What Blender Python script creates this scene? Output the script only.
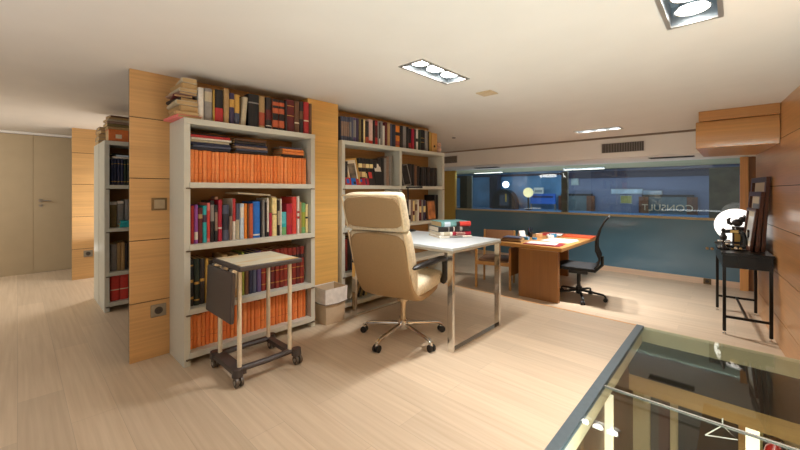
import bpy, bmesh, math, random
from mathutils import Vector, Matrix
random.seed(7)
PI = math.pi
C = bpy.context.scene.collection
SC = bpy.context.scene
for o in list(bpy.data.objects):
    bpy.data.objects.remove(o)

# ------------------------------------------------------------------ camera
cam = bpy.data.cameras.new('camera'); cam_o = bpy.data.objects.new('camera', cam); C.objects.link(cam_o)
cam.sensor_width = 36; cam.lens = 36*358/800; cam.shift_y = -34/800
cam.clip_start = 0.02
cam_o.location = (0, 0, 1.2); cam_o.rotation_euler = (PI/2, 0, math.radians(43.1))
SC.camera = cam_o
# ------------------------------------------------------------------ world, lights, exposure
SC.view_settings.view_transform = 'Standard'; SC.view_settings.look = 'None'
SC.view_settings.exposure = 0.34; SC.view_settings.gamma = 1.0
SC.view_settings.use_curve_mapping = False
w = bpy.data.worlds.new('world'); SC.world = w; w.use_nodes = True
w.node_tree.nodes['Background'].inputs[0].default_value = (1.0, 0.97, 0.93, 1)
w.node_tree.nodes['Background'].inputs[1].default_value = 0.2

def area(name, loc, rot, sx, sy, power, col):
    l = bpy.data.lights.new(name, 'AREA'); l.shape = 'RECTANGLE'; l.size = sx; l.size_y = sy
    l.energy = power; l.color = col
    o = bpy.data.objects.new(name, l); C.objects.link(o); o.location = loc; o.rotation_euler = rot
    return o
WARM = (1.0, 0.98, 0.96)
area('fill_behind', (-1.6, -2.9, 1.2), (PI/2, 0, 0), 4.5, 1.6, 4, (1.0, 0.97, 0.92))  # added soft fill behind the camera, no window there
area('ceiling_fill_behind', (-1.1, -1.3, .5), (PI, 0, 0), 2.6, 1.2, 25, (0.93, 0.98, 1.0))  # unseen upward fill, added to brighten the ceiling
area('ceiling_fill_below_glass', (.05, 1.42, -.4), (math.radians(184), 0, 0),   .9, .36, 46, (0.90, 0.98, 1.0))  # added below the pane to brighten the ceiling on the right
area('left_passage_light', (-6.1, -1.5, 1.75), (math.radians(50), 0, 0.5), 1.6, 0.6, 22, (1.0, 0.95, 0.86))
area('left_back_ceiling_fill', (-5.85, 0.95, .5), (PI, 0, 0), 0.8, 1.0, 8, (1.0, 0.94, 0.85))  # unseen fill added to lift the passage ceiling
area('beyond_room_fill', (-2.6, 7.80, 1.737), (math.radians(38), 0, 0), 5.4, 0.05, 34, (0.66, 0.82, 1.0))  # added fill tucked behind the beam, brightens the blue wall
area('beyond_ceiling_fill', (-2.8, 8.75, -.2), (PI, 0, 0), 5.6, 1.0, 26, (0.85, 0.93, 1.0))  # added fill hidden by the frosted pane, brightens the olive ceiling
area('lower_room_light', (0.0, 2.4, -0.35), (0, 0, 0), 0.6, 1.6, 13, (1.0, 0.93, 0.82))

# ------------------------------------------------------------------ materials
def lin(c):
    return tuple(((x/255)/12.92 if x/255 <= .04045 else ((x/255+.055)/1.055)**2.4) for x in c)
MATS = {}
def mat(name, rgb, rough=0.5, metal=0.0, var=0.06, scale=30.0, bump=0.0, coat=0.0, spec=0.5, stretch=None, emit=0.0):
    if name in MATS: return MATS[name]
    m = bpy.data.materials.new(name); m.use_nodes = True
    nt = m.node_tree; b = nt.nodes['Principled BSDF']
    c = lin(rgb)
    tc = nt.nodes.new('ShaderNodeTexCoord'); mp = nt.nodes.new('ShaderNodeMapping')
    nt.links.new(tc.outputs['Object'], mp.inputs[0])
    if stretch: mp.inputs['Scale'].default_value = stretch
    n = nt.nodes.new('ShaderNodeTexNoise'); n.inputs['Scale'].default_value = scale; n.inputs['Detail'].default_value = 3
    nt.links.new(mp.outputs[0], n.inputs['Vector'])
    r = nt.nodes.new('ShaderNodeValToRGB')
    r.color_ramp.elements[0].position = .3; r.color_ramp.elements[1].position = .7
    r.color_ramp.elements[0].color = (*[max(0, x*(1-var)) for x in c], 1)
    r.color_ramp.elements[1].color = (*[min(1, x*(1+var)) for x in c], 1)
    nt.links.new(n.outputs['Fac'], r.inputs[0]); nt.links.new(r.outputs[0], b.inputs['Base Color'])
    b.inputs['Roughness'].default_value = rough; b.inputs['Metallic'].default_value = metal
    b.inputs['Specular IOR Level'].default_value = spec
    if coat: b.inputs['Coat Weight'].default_value = coat; b.inputs['Coat Roughness'].default_value = 0.08
    if bump:
        bp = nt.nodes.new('ShaderNodeBump'); bp.inputs['Strength'].default_value = bump; bp.inputs['Distance'].default_value = .01
        nt.links.new(n.outputs['Fac'], bp.inputs['Height']); nt.links.new(bp.outputs[0], b.inputs['Normal'])
    if emit:
        b.inputs['Emission Color'].default_value = (*c, 1); b.inputs['Emission Strength'].default_value = emit
    MATS[name] = m; return m

def wood(name, rgb, axis='y', rough=0.35, var=0.16, fine=60, coat=0.0, along=1.2):
    """veneer: long streaks of grain along one object axis plus soft flame"""
    if name in MATS: return MATS[name]
    m = bpy.data.materials.new(name); m.use_nodes = True
    nt = m.node_tree; b = nt.nodes['Principled BSDF']; c = lin(rgb)
    tc = nt.nodes.new('ShaderNodeTexCoord'); mp = nt.nodes.new('ShaderNodeMapping')
    s = [fine, fine, fine]; s['xyz'.index(axis)] = along
    mp.inputs['Scale'].default_value = s
    nt.links.new(tc.outputs['Object'], mp.inputs[0])
    n = nt.nodes.new('ShaderNodeTexNoise'); n.inputs['Scale'].default_value = 1.0; n.inputs['Detail'].default_value = 5; n.inputs['Roughness'].default_value = .6
    nt.links.new(mp.outputs[0], n.inputs['Vector'])
    mp2 = nt.nodes.new('ShaderNodeMapping'); s2 = [7, 7, 7]; s2['xyz'.index(axis)] = 1.1
    mp2.inputs['Scale'].default_value = s2; nt.links.new(tc.outputs['Object'], mp2.inputs[0])
    n2 = nt.nodes.new('ShaderNodeTexNoise'); n2.inputs['Scale'].default_value = 1.0; n2.inputs['Detail'].default_value = 2
    nt.links.new(mp2.outputs[0], n2.inputs['Vector'])
    ad = nt.nodes.new('ShaderNodeMath'); ad.operation = 'MULTIPLY_ADD'; ad.inputs[1].default_value = .6
    nt.links.new(n.outputs['Fac'], ad.inputs[0])
    mu = nt.nodes.new('ShaderNodeMath'); mu.operation = 'MULTIPLY'; mu.inputs[1].default_value = .4
    nt.links.new(n2.outputs['Fac'], mu.inputs[0]); nt.links.new(mu.outputs[0], ad.inputs[2])
    r = nt.nodes.new('ShaderNodeValToRGB'); r.color_ramp.elements[0].position = .32; r.color_ramp.elements[1].position = .68
    r.color_ramp.elements[0].color = (*[x*(1-var) for x in c], 1); r.color_ramp.elements[1].color = (*[min(1, x*(1+var)) for x in c], 1)
    nt.links.new(ad.outputs[0], r.inputs[0]); nt.links.new(r.outputs[0], b.inputs['Base Color'])
    b.inputs['Roughness'].default_value = rough
    if coat: b.inputs['Coat Weight'].default_value = coat; b.inputs['Coat Roughness'].default_value = .12
    MATS[name] = m; return m

def floor_mat(name, rgb, rough=.42):
    m = bpy.data.materials.new(name); m.use_nodes = True; nt = m.node_tree; b = nt.nodes['Principled BSDF']; c = lin(rgb)
    tc = nt.nodes.new('ShaderNodeTexCoord')
    br = nt.nodes.new('ShaderNodeTexBrick'); br.inputs['Scale'].default_value = 1
    br.inputs['Brick Width'].default_value = 1.25; br.inputs['Row Height'].default_value = .19
    br.inputs['Mortar Size'].default_value = .0012; br.offset = .37; br.inputs['Bias'].default_value = 0
    br.inputs['Color1'].default_value = (*[x*.93 for x in c], 1); br.inputs['Color2'].default_value = (*[min(1, x*1.06) for x in c], 1)
    br.inputs['Mortar'].default_value = (*[x*.78 for x in c], 1)
    nt.links.new(tc.outputs['Object'], br.inputs['Vector'])
    mp = nt.nodes.new('ShaderNodeMapping'); mp.inputs['Scale'].default_value = (1.6, 45, 45); nt.links.new(tc.outputs['Object'], mp.inputs[0])
    n = nt.nodes.new('ShaderNodeTexNoise'); n.inputs['Scale'].default_value = 1; n.inputs['Detail'].default_value = 5
    nt.links.new(mp.outputs[0], n.inputs['Vector'])
    r = nt.nodes.new('ShaderNodeValToRGB'); r.color_ramp.elements[0].position = .3; r.color_ramp.elements[1].position = .7
    r.color_ramp.elements[0].color = (.86, .83, .79, 1); r.color_ramp.elements[1].color = (1, 1, 1, 1)
    nt.links.new(n.outputs['Fac'], r.inputs[0])
    mx = nt.nodes.new('ShaderNodeMix'); mx.data_type = 'RGBA'; mx.blend_type = 'MULTIPLY'; mx.inputs[0].default_value = 1
    nt.links.new(br.outputs['Color'], mx.inputs[6]); nt.links.new(r.outputs[0], mx.inputs[7])
    nt.links.new(mx.outputs[2], b.inputs['Base Color'])
    b.inputs['Roughness'].default_value = rough; b.inputs['Specular IOR Level'].default_value = .4
    MATS[name] = m; return m

def glass(name, tint=(1, 1, 1), ior=1.5, refl=(1, 1, 1)):
    m = bpy.data.materials.new(name); m.use_nodes = True; nt = m.node_tree
    nt.nodes.remove(nt.nodes['Principled BSDF']); out = nt.nodes['Material Output']
    t = nt.nodes.new('ShaderNodeBsdfTransparent'); t.inputs[0].default_value = (*tint, 1)
    g = nt.nodes.new('ShaderNodeBsdfGlossy'); g.inputs['Roughness'].default_value = 0.01; g.inputs[0].default_value = (*refl, 1)
    f = nt.nodes.new('ShaderNodeFresnel')
    ge = nt.nodes.new('ShaderNodeNewGeometry'); mr = nt.nodes.new('ShaderNodeMapRange'); nt.links.new(ge.outputs['Backfacing'], mr.inputs[0])
    mr.inputs['To Min'].default_value = ior; mr.inputs['To Max'].default_value = 1/ior; nt.links.new(mr.outputs[0], f.inputs['IOR'])   # same mirror strength from both faces
    mx = nt.nodes.new('ShaderNodeMixShader')
    nt.links.new(f.outputs[0], mx.inputs[0]); nt.links.new(t.outputs[0], mx.inputs[1]); nt.links.new(g.outputs[0], mx.inputs[2])
    nt.links.new(mx.outputs[0], out.inputs[0]); MATS[name] = m; return m

def emission(name, rgb, strength):
    if name in MATS: return MATS[name]
    m = bpy.data.materials.new(name); m.use_nodes = True; nt = m.node_tree
    b = nt.nodes['Principled BSDF']; b.inputs['Base Color'].default_value = (*lin(rgb), 1)
    b.inputs['Emission Color'].default_value = (*lin(rgb), 1); b.inputs['Emission Strength'].default_value = strength
    MATS[name] = m; return m

# ------------------------------------------------------------------ mesh helpers
class MB:
    def __init__(s): s.v = []; s.f = []
    def add(s, vs, fs):
        n = len(s.v); s.v += [tuple(x) for x in vs]; s.f += [tuple(i+n for i in f) for f in fs]; return s
    def box(s, x0, x1, y0, y1, z0, z1, M=None):
        vs = [(x, y, z) for z in (z0, z1) for y in (y0, y1) for x in (x0, x1)]
        if M is not None: vs = [M @ Vector(v) for v in vs]
        return s.add(vs, [(0, 2, 3, 1), (4, 5, 7, 6), (0, 1, 5, 4), (2, 6, 7, 3), (0, 4, 6, 2), (1, 3, 7, 5)])
    def prism(s, poly, a0, a1, axis='x'):
        """poly in the two other axes (in xyz order), extruded along axis"""
        def P(a, p):
            return {'x': (a, p[0], p[1]), 'y': (p[0], a, p[1]), 'z': (p[0], p[1], a)}[axis]
        n = len(poly)
        vs = [P(a0, p) for p in poly]+[P(a1, p) for p in poly]
        fs = [tuple(range(n))[::-1], tuple(range(n, 2*n))]+[(i, (i+1) % n, n+(i+1) % n, n+i) for i in range(n)]
        return s.add(vs, fs)
    def cyl(s, p0, p1, r0, r1=None, n=16):
        r1 = r0 if r1 is None else r1
        p0 = Vector(p0); p1 = Vector(p1); d = (p1-p0).normalized()
        u = d.orthogonal().normalized(); v = d.cross(u)
        vs = []
        for p, r in ((p0, r0), (p1, r1)):
            for i in range(n):
                a = 2*PI*i/n; vs.append(p+u*r*math.cos(a)+v*r*math.sin(a))
        fs = [tuple(range(n))[::-1], tuple(range(n, 2*n))]+[(i, (i+1) % n, n+(i+1) % n, n+i) for i in range(n)]
        return s.add(vs, fs)
    def tube(s, pts, r, n=10, rx=None):
        pts = [Vector(p) for p in pts]; rings = []
        t0 = (pts[1]-pts[0]).normalized(); u = t0.orthogonal().normalized()
        if abs(t0.z) < .9: u = Vector((0, 0, 1)).cross(t0).normalized()
        vs = []
        for i, p in enumerate(pts):
            t = (pts[min(i+1, len(pts)-1)]-pts[max(i-1, 0)]).normalized()
            u = (u-t*u.dot(t)).normalized(); v = t.cross(u)
            ri = r[i] if isinstance(r, (list, tuple)) else r
            rw = ri if rx is None else rx
            for k in range(n):
                a = 2*PI*k/n; vs.append(p+u*rw*math.cos(a)+v*ri*math.sin(a))
        m = len(pts); fs = []
        for i in range(m-1):
            for k in range(n):
                fs.append((i*n+k, i*n+(k+1) % n, (i+1)*n+(k+1) % n, (i+1)*n+k))
        fs += [tuple(range(n))[::-1], tuple(range((m-1)*n, m*n))]
        return s.add(vs, fs)
    def lathe(s, prof, c=(0, 0, 0), n=24, sx=1, sy=1):
        vs = []
        for r, z in prof:
            for k in range(n):
                a = 2*PI*k/n; vs.append((c[0]+r*sx*math.cos(a), c[1]+r*sy*math.sin(a), c[2]+z))
        fs = []
        for i in range(len(prof)-1):
            for k in range(n):
                fs.append((i*n+k, i*n+(k+1) % n, (i+1)*n+(k+1) % n, (i+1)*n+k))
        fs += [tuple(range(n))[::-1], tuple(range((len(prof)-1)*n, len(prof)*n))]
        return s.add(vs, fs)
    def sphere(s, c, r, n=16, m=10, sc=(1, 1, 1)):
        prof = [(max(1e-4, r*math.sin(PI*i/m)), -r*math.cos(PI*i/m)) for i in range(m+1)]
        k = len(s.v); s.lathe(prof, (0, 0, 0), n)
        for i in range(k, len(s.v)):
            x, y, z = s.v[i]; s.v[i] = (c[0]+x*sc[0], c[1]+y*sc[1], c[2]+z*sc[2])
        return s
    def pad(s, st, n=20, e=4.0):
        """st: list of (y,z,half_width,half_thickness); superellipse sections swept in the y-z plane"""
        P = [Vector((0, a[0], a[1])) for a in st]; vs = []
        for i, a in enumerate(st):
            t = (P[min(i+1, len(P)-1)]-P[max(i-1, 0)]).normalized(); nn = Vector((1, 0, 0)).cross(t)
            for k in range(n):
                g = 2*PI*k/n; cx, sy = math.cos(g), math.sin(g)
                x = math.copysign(abs(cx)**(2/e), cx)*a[2]; q = math.copysign(abs(sy)**(2/e), sy)*a[3]
                vs.append(P[i]+Vector((x, 0, 0))+nn*q)
        m = len(st); fs = []
        for i in range(m-1):
            for k in range(n):
                fs.append((i*n+k, i*n+(k+1) % n, (i+1)*n+(k+1) % n, (i+1)*n+k))
        fs += [tuple(range(n))[::-1], tuple(range((m-1)*n, m*n))]
        return s.add(vs, fs)
    def mesh(s, name):
        me = bpy.data.meshes.new(name); me.from_pydata(s.v, [], s.f)
        bm = bmesh.new(); bm.from_mesh(me); bmesh.ops.recalc_face_normals(bm, faces=bm.faces); bm.to_mesh(me); bm.free()
        return me
    def build(s, name, m, parent=None, bevel=0, smooth=False, loc=None, rot=None, subsurf=0, seg=2):
        me = s.mesh(name); me.materials.append(m)
        if smooth:
            for p in me.polygons: p.use_smooth = True
        o = bpy.data.objects.new(name, me); C.objects.link(o)
        if parent: o.parent = parent
        if loc: o.location = loc
        if rot: o.rotation_euler = rot
        if bevel:
            b = o.modifiers.new('bevel', 'BEVEL'); b.width = bevel; b.segments = seg; b.limit_method = 'ANGLE'; b.angle_limit = .6
        if subsurf:
            b = o.modifiers.new('subsurf', 'SUBSURF'); b.levels = subsurf; b.render_levels = subsurf
        if smooth:
            try:
                me.set_sharp_from_angle(angle=math.radians(38))
            except Exception: pass
        return o
def box(name, m, b, parent=None, bevel=0, **k):
    return MB().box(*b).build(name, m, parent, bevel, **k)
def tag(o, label, cat, group=None):
    o['label'] = label; o['category'] = cat
    if group: o['group'] = group
    return o
def thing(name, label, cat, loc=(0, 0, 0), rz=0, group=None):
    o = bpy.data.objects.new(name, None); C.objects.link(o); o.location = loc; o.rotation_euler = (0, 0, rz)
    o.empty_display_size = .1
    return tag(o, label, cat, group)
def struct(o, label=None, cat=None):
    o['kind'] = 'structure'
    if label: o['label'] = label
    if cat: o['category'] = cat
    return o
def empty_struct(name, label, cat, loc=(0, 0, 0), rz=0):
    o = bpy.data.objects.new(name, None); C.objects.link(o); o.location = loc; o.rotation_euler = (0, 0, rz)
    return struct(o, label, cat)
def dup(root, loc, rz, label, group=None):
    def cp(o, p):
        c = o.copy(); C.objects.link(c)
        if p is not None: c.parent = p
        for ch in list(o.children): cp(ch, c)
        return c
    r = cp(root, None); r.location = loc; r.rotation_euler = (0, 0, rz); r['label'] = label
    if group: r['group'] = group
    return r

ORD = ['zeroth', 'first', 'second', 'third', 'fourth', 'fifth', 'sixth', 'seventh', 'eighth', 'ninth', 'tenth', 'eleventh', 'twelfth',
       'thirteenth', 'fourteenth', 'fifteenth', 'sixteenth', 'seventeenth', 'eighteenth', 'nineteenth', 'twentieth']
def ordn(i):
    if i <= 20: return ORD[i]
    t = {2: 'twenty', 3: 'thirty', 4: 'forty'}[i//10]
    return {2: 'twentieth', 3: 'thirtieth', 4: 'fortieth'}[i//10] if i % 10 == 0 else t+'-'+ORD[i % 10]

# ------------------------------------------------------------------ palette
M_ceil = mat('ceiling_paint', (228, 222, 214), .9, var=.015, scale=4)
M_white = mat('white_paint', (232, 227, 220), .8, var=.015, scale=4)
M_floor = floor_mat('oak_laminate', (210, 190, 165))
M_wall = wood('beech_veneer', (208, 164, 108), 'y', .38)
M_wallr = wood('cherry_veneer', (214, 158, 102), 'y', .30, coat=.25)
M_col = wood('column_veneer', (236, 188, 108), 'y', .38)
M_dark = mat('shadow_gap', (40, 28, 18), .8)
M_grey = mat('shelf_grey_laminate', (206, 206, 194), .45, var=.02)
M_back = wood('shelf_back_veneer', (168, 128, 80), 'y', .5)
M_door = mat('taupe_door_paint', (182, 163, 132), .6, var=.02, scale=6)
M_chrome = mat('chrome', (222, 220, 216), .12, 1.0, var=.02)
M_steel = mat('brushed_steel', (170, 168, 162), .32, 1.0, var=.05, scale=80)
M_alu = mat('aluminium_frame', (196, 194, 190), .35, .9, var=.02)
M_black = mat('black_plastic', (26, 25, 25), .42, var=.1)
M_blackgloss = mat('black_gloss_wood', (20, 14, 11), .3, var=.2, spec=.35)
M_page = mat('paper_block', (198, 168, 122), .9, var=.14, scale=6, stretch=(1, 160, 1))
M_pagew = mat('white_paper_block', (228, 216, 194), .9, var=.1, scale=6, stretch=(1, 160, 1))
M_gold = mat('gold_foil', (196, 156, 84), .35, .6)
M_cream = mat('cream_label', (228, 214, 184), .7)

# ================================================================== SETTING
FIX = [(-1.66, -1.48, 1.79, 2.32), (-.245, -.055, 1.78, 2.32), (-1.67, -1.12, 5.43, 5.61), (-1.66, -1.48, -1.55, -1.02), (-4.05, -3.87, -1.55, -1.02), (.24, .42, 1.75, 2.28), (-5.80, -5.62, 1.0, 1.53)]
def slab_with_holes(x0, x1, y0, y1, z0, z1, holes):
    xs = sorted({x0, x1, *[h[0] for h in holes], *[h[1] for h in holes]}); ys = sorted({y0, y1, *[h[2] for h in holes], *[h[3] for h in holes]})
    b = MB()
    for i in range(len(xs)-1):
        for j in range(len(ys)-1):
            cx = (xs[i]+xs[i+1])/2; cy = (ys[j]+ys[j+1])/2
            if any(h[0] < cx < h[1] and h[2] < cy < h[3] for h in holes): continue
            b.box(xs[i], xs[i+1], ys[j], ys[j+1], z0, z1)
    return b
struct(slab_with_holes(-7.7, 1.0, -3.0, 6.36, 2.05, 2.07, FIX).build('ceiling', M_ceil), 'smooth off-white plaster ceiling over the whole room', 'ceiling')
fl = MB().prism([(-7.7, -3.0), (1.0, -3.0), (1.0, 1.15), (-.645, 1.15), (-.645, 3.79), (-7.7, 3.79)], -.10, 0, 'z').build('floor', M_floor)
struct(fl, 'pale oak plank floor around the bookcases and white desk', 'floor')
fl2 = box('floor', M_floor, (-5.6, .75, 3.79, 7.72, -.42, -.32)); struct(fl2, 'pale oak plank floor on the lower level by the glass partition', 'floor')
M_nose = wood('step_nosing_oak', (226, 176, 120), 'x', .35)
struct(box('trim_1', M_nose, (-5.6, -.645, 3.775, 3.80, -.035, .003), bevel=.003), 'oak nosing along the step edge', 'trim')
struct(box('trim_2', M_white, (-5.6, -.645, 3.79, 3.80, -.32, -.035)), 'pale riser below the step nosing', 'trim')
# ceiling beam with a shadow groove on top
beam = MB().box(-5.6, .62, 6.36, 7.75, 1.72, 2.02); struct(beam.build('trim_3', mat('beam_paint', (240, 236, 230), .85, var=.01, scale=4)), 'white dropped ceiling beam in front of the glass partition', 'beam')
struct(box('trim_4', mat('groove_shade_paint', (150, 128, 108), .9), (-5.6, .62, 6.39, 7.75, 2.02, 2.07)), 'shadow groove above the ceiling beam', 'trim')  # groove shade painted on as a darker colour

def panelled(parent, y0, y1, seams, ztop, zbot, thick, m, gap=.005, vs=()):
    """boards standing in front of a dark core; face at local x=0, looking +x"""
    MB().box(-thick, -.006, y0+.002, y1-.002, zbot, ztop).build('panel_core', M_dark, parent)
    zs = [zbot]+sorted(seams)+[ztop]; ys = [y0]+list(vs)+[y1]
    b = MB()
    for i in range(len(zs)-1):
        for j in range(len(ys)-1):
            b.box(-.012, 0, ys[j]+(gap/2 if j else 0), ys[j+1]-(gap/2 if j < len(ys)-2 else 0), zs[i]+(gap/2 if i else 0), zs[i+1]-(gap/2 if i < len(zs)-2 else 0))
    return b.build('veneer_panels', m, parent, bevel=.0015)
SE = [.41, .85, 1.29, 1.717]
wl = empty_struct('wall_left', 'beech veneered wall behind the bookcases with horizontal panel joints', 'wall', (-3.06, 0, 0))
panelled(wl, .53, 3.84, SE, 2.05, .0, .035, M_wall)
co = empty_struct('wall_column', 'honey coloured veneered column between the two bookcases', 'column', (-2.85, 0, 0))
MB().box(-.20, 0, 1.81, 2.155, 0, 2.05).build('column_body', M_col, co, bevel=.002)
wlb = empty_struct('wall_passage', 'narrow veneered wall end beyond the grey bookcase at far left', 'wall', (-6.5, 0, 0))
panelled(wlb, .5, 3.6, SE, 2.05, 0, .04, M_wall)
# door wall far left
dw = empty_struct('door_1', 'flush taupe door with lever handle at the far left end', 'door', (-7.47, 0, 0))
MB().box(-.05, 0, .162, .98, .005, 2.012).build('door_leaf', M_door, dw, bevel=.002)
h = MB().cyl((0, .235, 1.06), (.045, .235, 1.06), .011); h.tube([(.045, .23, 1.06), (.047, .30, 1.06), (.045, .345, 1.058)], .009); h.cyl((0, .235, 1.06), (.006, .235, 1.06), .026); h.build('door_handle', M_steel, dw, smooth=True)
MB().cyl((0, .235, .985), (.008, .235, .985), .022).build('lock_escutcheon', M_steel, dw, smooth=True)
wf = MB().box(-7.6, -7.47, -3.0, .155, 0, 2.012); wf.box(-7.6, -7.475, .155, .165, 0, 2.02); struct(wf.build('wall_far_left', M_door), 'taupe flush panel wall beside the far left door', 'wall')
struct(MB().box(-7.6, -7.46, -3.0, 3.6, 2.018, 2.05).box(-7.6, -7.47, .985, 3.6, 0, 2.018).build('trim_5', M_white), 'white lintel above the taupe door and wall', 'trim')
# right wall, slightly angled
WR = math.atan(.085)
def wr(d, y, z):   # point at distance d in front of the angled right wall, y along it
    return (.7455-.085*y-d*math.cos(WR), y-d*math.sin(WR), z)
wrt = empty_struct('wall_right', 'cherry veneered wall on the right with horizontal panel joints', 'wall', (.7455, 0, 0), WR)
def panelled_r(parent, y0, y1, seams, ztop, zbot, m, gap=.006):
    MB().box(.006, .05, y0, y1, zbot, ztop).build('panel_core', M_dark, parent)
    zs = [zbot]+sorted(seams)+[ztop]; b = MB()
    for i in range(len(zs)-1):
        b.box(0, .012, y0, y1, zs[i]+(gap/2 if i else 0), zs[i+1]-(gap/2 if i < len(zs)-2 else 0))
    b.build('veneer_panels', m, parent, bevel=.0015)
panelled_r(wrt, -2.6, 6.5, [-.05, .385, .836, 1.25, 1.706], 2.05, -.32, M_wallr)
M_post = wood('post_veneer', (232, 170, 104), 'z', .35)
struct(box('trim_6', M_post, (.055, .15, 7.55, 7.70, -.32, 1.72), bevel=.002), 'upright cherry post at the right end of the glass partition', 'post')
struct(box('wall_recess', wood('recess_shade_veneer', (150, 106, 68), 'z', .5), (.15, .5, 7.60, 7.72, -.32, 1.72)), 'shaded veneered recess beside the partition post', 'wall')  # veneer colour darkened to carry the shade of the recess
struct(box('wall_recess_side', wood('recess_shade_veneer', (150, 106, 68), 'z', .5), (.30, .36, 6.5, 7.6, -.32, 1.72)))
struct(box('wall_back_left', mat('mustard_paint', (208, 174, 86), .7, var=.03), (-7.0, -5.24, 7.66, 7.74, -.32, 1.72)), 'mustard yellow wall panel left of the glass partition', 'wall')
struct(box('wall_left_lower', M_white, (-5.7, -5.6, 3.8, 7.7, -.42, 2.05)))

# glass partition
G = empty_struct('window_1', 'glass partition with teal frosted lower half across the back', 'window')
M_teal = mat('teal_frosted_glass', (92, 134, 158), .35, var=.05, scale=1.5, coat=1.0)
M_clear = glass('clear_partition_glass', (.90, .95, .96), 1.5)
MB().box(-5.24, .055, 7.69, 7.705, -.225, .73).build('frosted_pane', M_teal, G)
MB().box(-5.24, .055, 7.692, 7.70, .755, 1.72).build('clear_pane', M_clear, G)
MB().box(-5.24, .055, 7.68, 7.715, -.32, -.225).build('wood_plinth', wood('plinth_oak', (232, 206, 180), 'x', .4), G)
MB().box(-5.24, -.12, 7.672, 7.74, .722, .760).build('rail', mat('rail_bronze', (196, 176, 136), .45, 0.0), G)
MB().box(-2.63, -2.51, 7.71, 7.78, .68, 1.60).build('mullion', mat('mullion_bronze', (112, 110, 100), .5), G)
for x0, x1, m_ in ((-5.13, -4.92, mat('dark_green_panel', (40, 52, 40), .4)), (-4.92, -4.78, mat('grey_green_post', (104, 112, 104), .5)), (-.31, .05, mat('grey_stone', (92, 94, 78), .45, var=.25, scale=9))):
    MB().box(x0, x1, 7.72, 7.76, .62 if x0 < -1 else -.2, 1.58).build('side_panel', m_, G)
for x in (-.33, -.27):
    MB().sphere((x, 7.682, .265), .022).build('knob_reflection', mat('knob_reflection_tone', (206, 168, 120), .3, .4), G, smooth=True)  # knob reflections in the glass, modelled as small brown spheres
# room beyond the glass
B = empty_struct('wall_beyond', 'blue lit wall of the room beyond the glass', 'wall')
M_blue = mat('blue_wall_paint', (116, 126, 156), .7, var=.08, scale=2)
M_blue2 = mat('bright_blue_wall', (96, 142, 186), .7, var=.15, scale=3)
MB().box(-3.2, 1.6, 9.8, 9.9, -.4, 1.74).build('wall_face', M_blue, B)
MB().box(-7.6, -3.2, 9.8, 9.9, -.4, 1.74).build('wall_face', M_blue2, B)
MB().box(-3.2, 1.6, 9.72, 9.8, 1.52, 1.68).build('dark_frieze', mat('dark_violet_frieze', (60, 58, 76), .7), B)
MB().box(-7.6, -3.2, 9.75, 9.8, 1.62, 1.68).build('dark_frieze', mat('dark_violet_frieze', (60, 58, 76), .7), B)
MB().box(-7.8, 1.7, 7.76, 10.0, 1.742, 1.78).build('beyond_ceiling', mat('olive_ceiling', (206, 200, 164), .8), B)
MB().box(-7.6, 1.6, 9.55, 9.8, .66, .70).build('sill', mat('sill_blue', (84, 120, 160), .4), B)
MB().box(-7.8, 1.7, 7.78, 10.0, -.46, -.42).build('beyond_floor', mat('beyond_floor_grey', (110, 116, 120), .6), B)
MB().box(1.6, 1.7, 7.76, 9.9, -.4, 1.74).build('wall_face', M_blue, B); MB().box(-7.7, -7.6, 7.76, 9.9, -.4, 1.74).build('wall_face', M_blue2, B)

# glass floor panel
GF = empty_struct('window_2', 'walk-on glass floor panel framed in grey steel at bottom right', 'window')
M_gf = glass('floor_glass', (.90, .95, .93), 1.45)
MB().box(-.59, .72, 2.486, 3.79, -.012, -.002).build('glass_pane', M_gf, GF)
MB().box(-.59, .76, 1.20, 2.474, -.012, -.002).build('glass_pane', M_gf, GF)
MB().box(-.59, .76, 2.474, 2.486, -.013, -.0015).build('silicone_joint', mat('joint_grey', (150, 146, 136), .5), GF)
M_frame = mat('grey_steel_frame', (92, 104, 110), .45, .2)
MB().box(-.645, -.59, 1.15, 3.80, -.03, .004).build('frame', M_frame, GF, bevel=.002)
MB().box(-.59, .76, 1.15, 1.20, -.03, .004).build('frame', M_frame, GF, bevel=.002)
# shaft and lower room below the glass
L = empty_struct('wall_below', 'lower floor walls seen through the glass floor', 'wall')
M_cw = mat('cream_slab_edge', (206, 192, 156), .7, var=.03, scale=5)
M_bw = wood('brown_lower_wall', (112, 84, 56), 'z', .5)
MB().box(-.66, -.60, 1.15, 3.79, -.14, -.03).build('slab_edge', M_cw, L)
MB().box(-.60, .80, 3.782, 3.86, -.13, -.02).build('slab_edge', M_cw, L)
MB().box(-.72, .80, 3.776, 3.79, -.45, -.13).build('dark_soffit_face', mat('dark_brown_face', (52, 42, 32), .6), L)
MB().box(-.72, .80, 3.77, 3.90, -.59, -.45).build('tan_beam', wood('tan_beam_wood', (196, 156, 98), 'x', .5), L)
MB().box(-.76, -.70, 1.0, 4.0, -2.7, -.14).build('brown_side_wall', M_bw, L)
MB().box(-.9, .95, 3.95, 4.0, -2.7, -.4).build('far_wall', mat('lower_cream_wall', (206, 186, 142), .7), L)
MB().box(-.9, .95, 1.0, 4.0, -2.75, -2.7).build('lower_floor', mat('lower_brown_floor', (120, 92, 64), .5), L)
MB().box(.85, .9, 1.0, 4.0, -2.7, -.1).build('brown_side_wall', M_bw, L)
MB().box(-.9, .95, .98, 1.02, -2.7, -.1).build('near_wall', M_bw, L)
MB().box(-.50, -.42, 3.93, 3.96, -2.6, -.59).build('maroon_curtain', mat('maroon_cloth', (88, 60, 50), .7), L)
MB().box(-.56, -.50, 3.93, 3.96, -2.6, -.59).build('grey_post', mat('lower_grey', (84, 84, 78), .6), L)
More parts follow.
